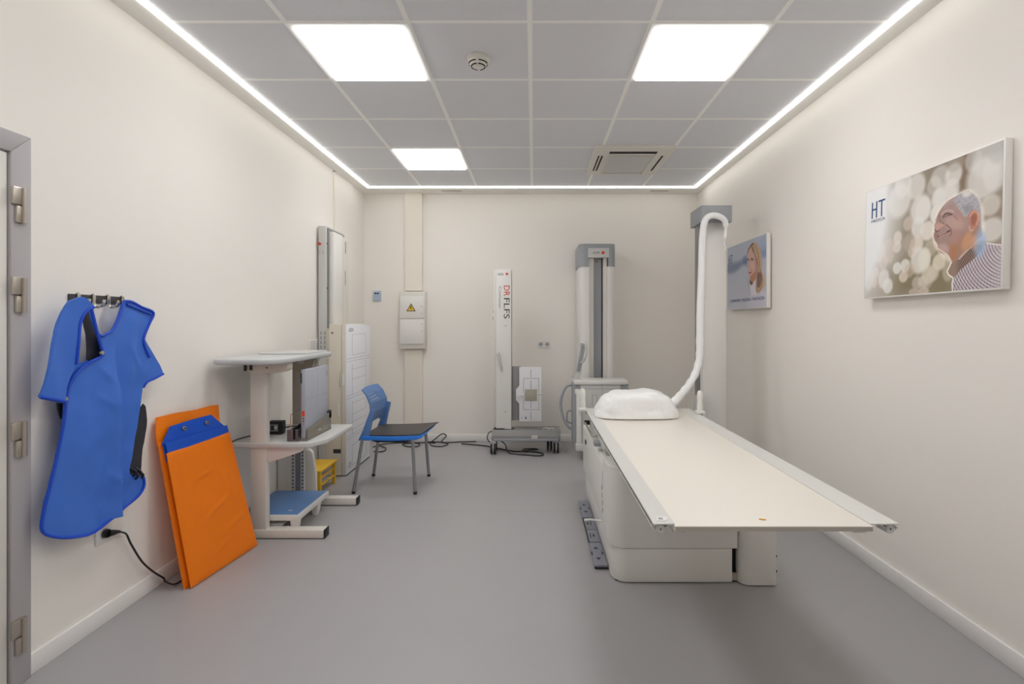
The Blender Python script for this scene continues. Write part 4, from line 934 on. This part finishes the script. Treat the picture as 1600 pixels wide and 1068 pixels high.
# ------------------------------------------------------------ printed canvases on the right wall
XP = 1.825
class Canvas:
    def __init__(s, ya, yb, z0, z1, W, H, base):
        s.ya, s.yb, s.z0, s.z1, s.W, s.H = ya, yb, z0, z1, W, H     # ya = left edge (far), yb = right edge (near)
        s.U, s.V = np.meshgrid(np.linspace(0, 1, W), np.linspace(0, 1, H))
        s.asp = (ya - yb) / (z1 - z0)
        s.A = np.zeros((H, W, 3)); s.A[:] = base
    def uv(s, px, py):
        Y = XP * F / (px - CX); z = EYE - (py - CY) * Y / F
        return ((s.ya - Y) / (s.ya - s.yb), (s.z1 - z) / (s.z1 - s.z0))
    def blur(s, m, r):
        r = int(round(r))
        if r < 1: return m
        for ax in (0, 1):
            for _ in range(2):
                k = 2 * r + 1; p = np.pad(m, [(r + 1, r) if a == ax else (0, 0) for a in (0, 1)], mode='edge').cumsum(axis=ax)
                m = (p[k:, :] - p[:-k, :]) / k if ax == 0 else (p[:, k:] - p[:, :-k]) / k
        return m
    def put(s, m, c, a=1.0):
        m = (m * a)[..., None]; s.A = s.A * (1 - m) + np.array(c, float) * m
    def polymask(s, pts, sm=3):
        pl = [Vector((*s.uv(*p), 0)) for p in pts]
        if sm: pl = smooth_path(pl, sm, True)
        x = s.U; y = s.V; c = np.zeros(x.shape, bool); n = len(pl)
        for i in range(n):
            xi, yi = pl[i].x, pl[i].y; xj, yj = pl[i - 1].x, pl[i - 1].y
            if yi == yj: continue
            c ^= ((yi > y) != (yj > y)) & (x < (xj - xi) * (y - yi) / (yj - yi) + xi)
        return c.astype(float)
    def poly(s, pts, c, soft=1, a=1.0, sm=3, clip=None):
        m = s.blur(s.polymask(pts, sm), soft)
        if clip is not None: m = m * clip
        s.put(m, c, a); return m
    def disc(s, px, py, ru, rv, c, a=1.0, soft=.12, clip=None):
        u, v = s.uv(px, py); d = np.sqrt(((s.U - u) / ru) ** 2 + ((s.V - v) / rv) ** 2)
        m = np.clip((1 - d) / soft + .5, 0, 1)
        if clip is not None: m = m * clip
        s.put(m, c, a)
    def stroke(s, pts, wd, c, a=1.0, k=6):
        pl = smooth_path([Vector((*s.uv(*p), 0)) for p in pts], k); d = np.full(s.U.shape, 9.)
        for p, q in zip(pl, pl[1:]):
            dx, dy = (q.x - p.x) * s.asp, q.y - p.y; L = dx * dx + dy * dy + 1e-12
            t_ = np.clip((((s.U - p.x) * s.asp) * dx + (s.V - p.y) * dy) / L, 0, 1)
            d = np.minimum(d, np.hypot((s.U - p.x) * s.asp - dx * t_, s.V - p.y - dy * t_))
        s.put(np.clip((wd - d) / (wd * .6) + .3, 0, 1), c, a)
    def mesh(s, name, parent, label, xf, K=.88):
        H, W = s.H, s.W
        Y = s.ya + (s.yb - s.ya) * s.U; Z = s.z1 + (s.z0 - s.z1) * s.V
        og = ORG[parent.name]
        co = np.stack([np.full(Y.shape, xf) - og.x, Y - og.y, Z - og.z], -1).reshape(-1, 3)
        idx = np.arange(H * W).reshape(H, W)
        f = np.stack([idx[:-1, :-1], idx[:-1, 1:], idx[1:, 1:], idx[1:, :-1]], -1).reshape(-1, 4)[:, ::-1]
        me = bpy.data.meshes.new(name); me.vertices.add(len(co)); me.vertices.foreach_set('co', co.ravel())
        me.loops.add(f.size); me.loops.foreach_set('vertex_index', f.ravel().astype(np.int32))
        me.polygons.add(len(f)); me.polygons.foreach_set('loop_start', (np.arange(len(f)) * 4).astype(np.int32))
        me.update(calc_edges=True); me.validate()
        c = np.clip(s.A / 255, 0, 1); c = np.where(c <= .04045, c / 12.92, ((c + .055) / 1.055) ** 2.4) / K
        c = np.clip(c, 0, .95).reshape(-1, 3); ca = me.color_attributes.new('print', 'FLOAT_COLOR', 'POINT')
        ca.data.foreach_set('color', np.concatenate([c, np.ones((len(c), 1))], 1).astype(np.float32).ravel())
        m = bpy.data.materials.new(name + '_print'); m.use_nodes = True; b_ = m.node_tree.nodes['Principled BSDF']; b_.inputs['Roughness'].default_value = .4
        b_.inputs['Specular IOR Level'].default_value = .25
        at = m.node_tree.nodes.new('ShaderNodeAttribute'); at.attribute_name = 'print'
        m.node_tree.links.new(at.outputs['Color'], b_.inputs['Base Color']); me.materials.append(m)
        o = bpy.data.objects.new(name, me); COL.objects.link(o); o.parent = parent; o['label'] = label; ORG[o.name] = og
        return o

# large canvas: smiling elderly man
zq = lambda x, y: (1430 + x / 4.275, 220 + y / 4.275)
zl = lambda x, y: (1340 + x / 5.338, 280 + y / 5.34)
cv = Canvas(2.832, 2.008, 1.487, 2.063, 620, 430, (156, 146, 132))
rg = np.random.RandomState(3)
# background tone
g1 = cv.blur((rg.rand(430, 620) - .5), 14) * 260; cv.A += g1[..., None]
cv.poly([zq(265, -200), zq(350, -200), zq(370, 340), zq(270, 340)], (128, 108, 92), 12, .9, 0)
cv.poly([zq(40, 150), zq(280, 90), zq(270, 260), zq(60, 340)], (140, 128, 114), 16, .8, 0)
cv.poly([zq(60, 700), zq(230, 760), zq(250, 1010), zq(-200, 1020), zq(-240, 900)], (130, 118, 92), 18, .9, 0)
cv.poly([zq(440, 400), zq(600, 380), zq(600, 680), zq(440, 680)], (150, 134, 118), 14, .8, 0)
cv.poly([zl(110, 640), zl(220, 640), zl(300, 800), zl(200, 960), zl(100, 960)], (132, 116, 100), 10, .6, 0)
wh = (222, 219, 214)
for (x, y, a, b_, c, al) in ((150, 240, .065, .085, wh, .6), (240, 225, .055, .085, wh, .85), (110, 300, .05, .075, wh, .45), (185, 380, .085, .11, wh, .85), (230, 320, .05, .08, wh, .7), (125, 490, .04, .065, wh, .85), (370, 130, .05, .08, (205, 203, 200), .6), (470, 120, .09, .13, (208, 208, 205), .7), (440, 250, .10, .15, wh, .85), (520, 210, .07, .13, wh, .7), (490, 430, .055, .075, (214, 208, 200), .8), (500, 595, .07, .085, wh, .85), (540, 50, .06, .1, (190, 188, 186), .6), (40, 460, .06, .10, wh, .75), (75, 600, .05, .075, (222, 214, 204), .8), (15, 690, .04, .065, (210, 200, 188), .6), (95, 720, .045, .07, (200, 188, 168), .6), (155, 810, .045, .07, (212, 204, 186), .7), (60, 790, .045, .09, wh, .8), (115, 880, .045, .07, (206, 198, 184), .7), (215, 870, .035, .08, (210, 200, 180), .55), (75, 930, .045, .07, (196, 186, 172), .6), (250, 150, .06, .06, (170, 160, 148), .5)):
    cv.disc(*zq(x, y), a, b_, c, al * .9, .34)
for (x, y, a, b_, c, al) in ((470, 60, .07, .11, wh, .8), (360, 30, .07, .13, wh, .9), (330, 180, .10, .15, wh, .9), (510, 250, .08, .12, wh, .9), (490, 400, .05, .09, wh, .9), (660, 160, .05, .08, wh, .85), (640, 290, .035, .07, wh, .9), (570, 430, .06, .075, (220, 212, 202), .8), (410, 370, .04, .06, (206, 190, 178), .7), (325, 490, .035, .06, (224, 212, 202), .8), (322, 565, .035, .05, (222, 210, 198), .8), (480, 540, .05, .065, (220, 210, 198), .85), (450, 600, .035, .055, (214, 202, 190), .7), (510, 680, .07, .11, wh, .9), (545, 680, .05, .095, (220, 214, 196), .6), (325, 742, .037, .052, wh, .95), (392, 722, .04, .058, wh, .95), (380, 812, .038, .05, (222, 208, 196), .85), (430, 760, .04, .06, (196, 178, 160), .6), (495, 865, .04, .055, (188, 180, 168), .8), (545, 855, .04, .05, (206, 198, 186), .7), (590, 800, .05, .07, (206, 200, 180), .7), (625, 780, .035, .05, (204, 196, 176), .6), (675, 690, .045, .06, (214, 204, 186), .8), (250, 890, .045, .068, wh, .95), (215, 830, .05, .09, (226, 220, 214), .85), (210, 690, .04, .07, (216, 190, 168), .6), (145, 780, .035, .05, (214, 196, 178), .8), (135, 860, .03, .05, (218, 192, 168), .75), (90, 820, .05, .12, wh, .8), (160, 600, .07, .10, (226, 212, 202), .8), (250, 600, .06, .11, (216, 190, 172), .55), (470, 940, .04, .03, (190, 174, 162), .9), (550, 935, .04, .035, (200, 184, 170), .9), (420, 530, .05, .07, (180, 168, 154), .6)):
    cv.disc(*zl(x, y), a, b_, c, al * .9, .34)
# bright fade at the left
fade = np.clip(1 - (cv.U - .02) / .34, 0, 1) * np.clip(1.35 - cv.V * 1.15, 0, 1) ** .8
fade = np.clip(fade * 1.9, 0, 1); cv.put(fade, (228, 228, 228), 1)
# halo round the head
cv.poly([zq(*p) for p in ((130, 720), (105, 620), (118, 520), (150, 440), (210, 385), (280, 345), (345, 322), (400, 360), (440, 440), (455, 540), (450, 640), (380, 700), (250, 820))], (236, 228, 214), 4, .75)
# sweater
SWP = [zq(*p) for p in ((252, 920), (248, 1002), (600, 990), (610, 690), (560, 692), (470, 684), (430, 735), (300, 850))]
sw = cv.poly(SWP, (202, 190, 196), 1, 1, 0)
# knit rows: dark broken lines following the shoulder
up, vp = cv.uv(*zq(640, 640)); R = np.hypot((cv.U - up) * cv.asp, (cv.V - vp))
TH = np.arctan2(cv.V - vp, (cv.U - up) * cv.asp)
row = R * 46; brk = (np.sin(TH * 80 + np.floor(row) * 2.2) > -.75)
kn = np.clip((np.abs((row % 1) - .5) - .24) * 9, 0, 1) * brk
fadek = np.clip((cv.uv(*zq(600, 800))[0] - cv.U) * 9 + .28, .12, 1) * np.clip((cv.V - .60) * 7, .25, 1)
cv.put(kn * fadek * sw, (72, 60, 72), .85)
cv.put(sw * cv.blur((np.sin(cv.V * 70 + cv.U * 20) > .3).astype(float), 1), (170, 156, 162), .25)
# collar
cl = [zq(*p) for p in ((240, 812), (214, 870), (222, 892), (254, 918), (300, 862), (350, 820), (425, 748), (440, 700), (372, 695), (330, 740), (280, 790))]
cm = cv.poly(cl, (150, 124, 112), 1, 1, 2)
cs = np.clip((np.abs(((cv.U * cv.asp * .8 + cv.V * .55) * 60 % 1) - .5) - .2) * 8, 0, 1)
cv.put(cs * cm * np.clip((cv.U - cv.uv(*zq(262, 800))[0]) * 30, 0, 1), (70, 56, 56), .8)
cv.stroke([zq(*p) for p in ((290, 790), (330, 745), (372, 705))], .007, (214, 196, 182), .8)
cv.stroke([zq(*p) for p in ((240, 808), (226, 840), (213, 872), (226, 898), (252, 918), (247, 950), (250, 1000))], .006, (248, 240, 230), 1)
cv.stroke([zq(*p) for p in ((470, 684), (520, 690), (580, 698))], .004, (240, 232, 230), .9)
# neck and head
hd = [zq(*p) for p in ((240, 806), (222, 775), (205, 758), (165, 748), (146, 722), (140, 690), (124, 665), (116, 630), (124, 596), (120, 562), (132, 515), (146, 478), (170, 440), (205, 402), (255, 372), (310, 352), (362, 362), (400, 400), (422, 455), (428, 520), (432, 580), (440, 630), (410, 660), (374, 700), (320, 745), (275, 795))]
hm = cv.poly(hd, (160, 134, 126), 1)
def sh(pts, c, soft, a): cv.poly([zq(*p) for p in pts], c, soft, a, 3, hm)
sh(((225, 690), (300, 640), (365, 600), (440, 620), (400, 680), (330, 750), (240, 815), (215, 760)), (166, 124, 102), 7, .8)
sh(((330, 620), (368, 600), (372, 690), (330, 740), (300, 700)), (212, 160, 122), 6, .6)
sh(((235, 700), (270, 690), (262, 780), (238, 800)), (176, 118, 82), 5, .7)
sh(((180, 400), (260, 368), (320, 372), (300, 440), (240, 440), (180, 450)), (178, 158, 156), 6, .8)
sh(((215, 430), (330, 480), (350, 560), (300, 600), (240, 560), (215, 490)), (174, 142, 134), 7, .7)
sh(((190, 520), (240, 505), (300, 530), (310, 580), (240, 600), (200, 575)), (190, 156, 148), 7, .75)
sh(((140, 700), (200, 690), (220, 740), (170, 748)), (196, 166, 160), 5, .7)
sh(((240, 600), (300, 610), (290, 680), (230, 700)), (176, 134, 124), 6, .6)
sh(((118, 600), (140, 610), (150, 660), (125, 660)), (150, 116, 112), 4, .8)
# hair
hr = [zq(*p) for p in ((262, 368), (300, 345), (335, 330), (360, 342), (395, 372), (420, 420), (430, 490), (432, 560), (440, 628), (424, 610), (416, 520), (404, 470), (380, 464), (352, 478), (340, 500), (318, 505), (300, 480), (268, 440), (250, 410))]
hmk = cv.poly(hr, (172, 170, 176), 2, .95)
gn = cv.blur(rg.rand(430, 620), 1); gn = (gn - gn.mean()) / gn.std()
cv.A += (gn * 9)[..., None] * hmk[..., None]
cv.poly([zq(*p) for p in ((300, 352), (340, 332), (365, 345), (345, 372), (310, 376))], (226, 218, 210), 3, .8)
cv.poly([zq(*p) for p in ((310, 430), (350, 420), (380, 450), (350, 475), (320, 480))], (140, 136, 142), 4, .6)
# ear
cv.poly([zq(*p) for p in ((350, 500), (372, 466), (402, 468), (416, 500), (412, 550), (392, 590), (362, 606), (352, 570))], (184, 132, 112), 1, 1)
cv.poly([zq(*p) for p in ((364, 508), (384, 486), (402, 500), (396, 545), (376, 572), (364, 545))], (150, 92, 78), 3, .8)
cv.stroke([zq(*p) for p in ((356, 505), (376, 474), (404, 480), (412, 520), (402, 560))], .006, (222, 158, 132), .8)
cv.stroke([zq(*p) for p in ((352, 572), (362, 600), (380, 596))], .006, (206, 172, 160), .7)
# features
dk = (74, 52, 50)
cv.stroke([zq(*p) for p in ((176, 512), (186, 494), (206, 486), (236, 492))], .0052, dk, .9)
cv.stroke([zq(*p) for p in ((186, 512), (204, 500), (226, 498))], .004, (96, 70, 66), .7)
cv.stroke([zq(*p) for p in ((168, 490), (186, 472), (214, 464), (244, 474))], .008, (196, 178, 172), .7)
cv.stroke([zq(*p) for p in ((126, 530), (134, 512), (142, 500))], .004, dk, .6)
cv.stroke([zq(*p) for p in ((146, 638), (168, 622), (196, 612), (224, 600))], .006, (84, 50, 48), .95)
cv.stroke([zq(*p) for p in ((150, 634), (172, 619), (200, 608))], .003, (226, 208, 200), .8)
cv.stroke([zq(*p) for p in ((148, 650), (172, 640), (205, 622))], .006, (190, 128, 118), .7)
cv.stroke([zq(*p) for p in ((122, 592), (134, 606), (150, 600), (164, 586), (184, 574))], .005, (98, 66, 62), .85)
cv.poly([zq(*p) for p in ((124, 560), (146, 548), (182, 556), (186, 574), (150, 596), (128, 596))], (198, 156, 146), 3, .8)
cv.stroke([zq(*p) for p in ((150, 480), (150, 510), (160, 540), (186, 556))], .005, (128, 94, 86), .6)
cv.stroke([zq(*p) for p in ((196, 560), (222, 580), (236, 610), (226, 636))], .005, (124, 86, 78), .75)
cv.stroke([zq(*p) for p in ((244, 500), (262, 512), (272, 530))], .004, (136, 98, 90), .6)
for k in range(4): cv.stroke([zq(190 + k * 12, 432 - k * 9), zq(215 + k * 14, 440 - k * 10), zq(250 + k * 14, 436 - k * 10)], .003, (150, 122, 116), .6)
cv.stroke([zq(*p) for p in ((146, 720), (180, 742), (212, 762), (236, 800))], .004, (242, 226, 210), .9)
cv.stroke([zq(*p) for p in ((112, 632), (120, 668), (138, 690), (142, 716))], .0035, (240, 224, 210), .8)
cv.stroke([zq(*p) for p in ((124, 556), (136, 505), (160, 450), (210, 396), (270, 362), (335, 328), (370, 345))], .003, (240, 232, 222), .7)
cv.disc(*zq(425, 690), .036, .095, (160, 184, 216), .7, .6)
cv.disc(*zq(385, 680), .02, .05, (222, 160, 130), .45, .6)
cv.A = np.clip(cv.A, 0, 255)
t = thing('canvas_print', (XP + .03, 2.42, 1.487), 'large printed canvas of a smiling elderly man in a knitted sweater on the right wall', 'canvas print', 'printed canvases on the right wall')
MB().box(XP, XP + .03, 2.0, 2.84, 1.48, 2.07, 'white', .001).build('stretcher_frame', t)
cv.mesh('printed_face', t, 'portrait print with blurred light background', XP - .0008)
def ht(t, U0, zr_, h, cvs, X=XP - .0018, sub=True):
    y_ = cvs.ya - U0 * (cvs.ya - cvs.yb); z_ = cvs.z1 - zr_ * (cvs.z1 - cvs.z0); k = h
    m = MB(); th = .0085 * h / .087
    m.box(X, X + .001, y_ - th, y_, z_ - k, z_, 'htblue').box(X, X + .001, y_ - k * .50, y_ - k * .50 + th, z_ - k, z_, 'htblue').box(X - .0003, X + .0007, y_ - k * .50, y_, z_ - k * .52, z_ - k * .52 + th, 'htblue')
    m.box(X, X + .001, y_ - k * 1.2, y_ - k * .62, z_ - th, z_, 'htblue').box(X, X + .001, y_ - k * .91 - th / 2, y_ - k * .91 + th / 2, z_ - k, z_ - th, 'htblue')
    if sub: m.text('MEDICA', (X, y_, z_ - k * 1.27), (0, -1, 0), (0, 0, 1), k * .18, 'htblue', k * 1.24)
    m.build('logo', t, 'dark blue HT logo')
u0, v0 = cv.uv(*zl(104, 216)); ht(t, u0, v0 - .02, .087, cv)
t.rotation_euler = (0, math.radians(1.3), 0); t.location.x -= .0

# small canvas: smiling woman
zw = lambda x, y: (1130 + x / 7.906, 355 + y / 7.91)
cv = Canvas(4.832, 4.028, 1.475, 2.05, 420, 300, (180, 184, 196))
cv.put(np.clip(.5 - cv.V, 0, 1), (168, 178, 200), .9); cv.put(np.clip(cv.V - .45, 0, 1), (196, 194, 204), 1)
cv.poly([zw(*p) for p in ((20, 470), (120, 440), (220, 410), (270, 380), (300, 380), (300, 450), (240, 470), (200, 510), (130, 560), (20, 560))], (112, 124, 148), 8, .85, 2)
cv.poly([zw(*p) for p in ((245, 370), (300, 360), (300, 470), (250, 440))], (92, 116, 168), 6, .6, 2)
cv.poly([zw(*p) for p in ((440, 270), (560, 190), (560, 330), (480, 380))], (116, 134, 172), 7, .8, 2)
cv.poly([zw(*p) for p in ((430, 180), (560, 90), (560, 230), (470, 290))], (158, 170, 196), 9, .8, 2)
# hooded pale top
cv.poly([zw(*p) for p in ((322, 690), (330, 800), (322, 860), (300, 1010), (575, 1000), (560, 880), (520, 800), (485, 780), (430, 700), (400, 650))], (198, 196, 208), 2, 1, 2)
cv.poly([zw(*p) for p in ((328, 700), (400, 655), (430, 740), (420, 830), (340, 830))], (214, 212, 220), 2, .9, 2)
cv.stroke([zw(*p) for p in ((300, 640), (316, 720), (330, 760), (330, 830))], .006, (130, 120, 124), .7)
# hair
HP = [zw(*p) for p in ((296, 330), (306, 270), (340, 215), (380, 186), (430, 206), (462, 270), (474, 350), (480, 440), (482, 540), (512, 610), (520, 700), (480, 770), (430, 818), (406, 790), (400, 700), (412, 600), (416, 480), (390, 400), (350, 300), (320, 290))]
hm = cv.poly(HP, (190, 162, 138), 2, 1, 3)
for k, c in enumerate(((112, 78, 58), (224, 194, 162), (124, 86, 64), (232, 206, 178), (150, 110, 82), (222, 190, 158), (96, 66, 54), (216, 180, 148))):
    o = k * 13
    cv.stroke([zw(362 + o * .5, 200 + o * .25), zw(380 + o * .6, 300), zw(408 + o * .5, 400), zw(420 + o * .45, 500), zw(425 + o * .75, 620), zw(420 + o * .75, 720), zw(420 + o * .4, 790)], .012, c, .7)
cv.poly([zw(*p) for p in ((430, 560), (470, 560), (480, 640), (460, 730), (425, 740), (420, 640))], (84, 62, 62), 3, .6, 2, hm)
cv.stroke([zw(*p) for p in ((300, 340), (312, 280), (342, 228), (372, 200))], .012, (70, 50, 44), .85)
cv.stroke([zw(*p) for p in ((350, 235), (380, 320), (412, 400), (428, 470))], .010, (84, 54, 42), .85)
# face
fm = cv.poly([zw(*p) for p in ((300, 345), (312, 296), (338, 262), (362, 290), (392, 350), (414, 420), (418, 500), (408, 580), (380, 640), (345, 655), (330, 618), (314, 585), (304, 540), (306, 505), (296, 480), (300, 420))], (206, 168, 158), 1, 1, 3)
cv.poly([zw(*p) for p in ((350, 590), (412, 540), (410, 620), (372, 680), (345, 712), (332, 650))], (186, 124, 96), 3, .9, 2)
cv.poly([zw(*p) for p in ((330, 655), (360, 680), (372, 690), (338, 712))], (72, 56, 60), 2, .8, 2)
cv.poly([zw(*p) for p in ((340, 440), (385, 430), (400, 500), (360, 530))], (220, 178, 166), 5, .7, 2, fm)
cv.poly([zw(*p) for p in ((380, 360), (414, 420), (416, 560), (392, 560), (396, 450))], (168, 120, 104), 5, .6, 2, fm)
for pts, wd_ in ((((342, 388), (358, 378), (376, 392)), .005), (((303, 392), (312, 384), (320, 394)), .005), (((344, 402), (356, 398), (370, 404)), .009), (((304, 405), (312, 402), (319, 406)), .008)):
    cv.stroke([zw(*p) for p in pts], wd_, (58, 44, 50), .85)
cv.stroke([zw(*p) for p in ((322, 410), (314, 460), (306, 485), (322, 496))], .006, (170, 124, 112), .7)
cv.poly([zw(*p) for p in ((314, 540), (334, 530), (356, 528), (350, 556), (330, 566), (316, 558))], (150, 62, 62), 1, .95, 2)
cv.stroke([zw(*p) for p in ((318, 544), (334, 540), (350, 538))], .008, (246, 236, 234), .95)
cv.A = np.clip(cv.A, 0, 255)
t = thing('canvas_print', (XP + .03, 4.43, 1.47), 'smaller looking printed canvas of a smiling blonde woman on the far right wall', 'canvas print', 'printed canvases on the right wall')
MB().box(XP, XP + .03, 4.02, 4.84, 1.47, 2.055, 'white', .001).build('stretcher_frame', t)
cv.mesh('printed_face', t, 'print of a smiling woman against a pale blue background', XP - .0008)
u0, v0 = cv.uv(*zw(70, 355)); ht(t, u0, v0, .08, cv, sub=False)
le = MB()
for txt, xa, xb in (('COMPROMISO', 92, 218), ('PRECISION', 236, 344), ('INNOVACION', 366, 510)):
    ua, va = cv.uv(*zw(xa, 880)); ub, vb = cv.uv(*zw(xb, 868))
    ya_, yb_ = cv.ya - ua * (cv.ya - cv.yb), cv.ya - ub * (cv.ya - cv.yb)
    le.text(txt, (XP - .0015, ya_, 1.535), (0, -1, 0), (0, 0, 1), .026, 'htblue', ya_ - yb_)
le.build('lettering', t, 'row of small dark blue capital letters')
# wall spacers that carry both canvases
for o in [x for x in bpy.data.objects if x.name.startswith('canvas_print')]:
    og = ORG[o.name]; y0_ = og.y
    for dy in (-.3, .3): MB().box(XP + .03, XR, y0_ + dy - .02, y0_ + dy + .02, 1.95, 1.99, 'white').build('spacer', o)
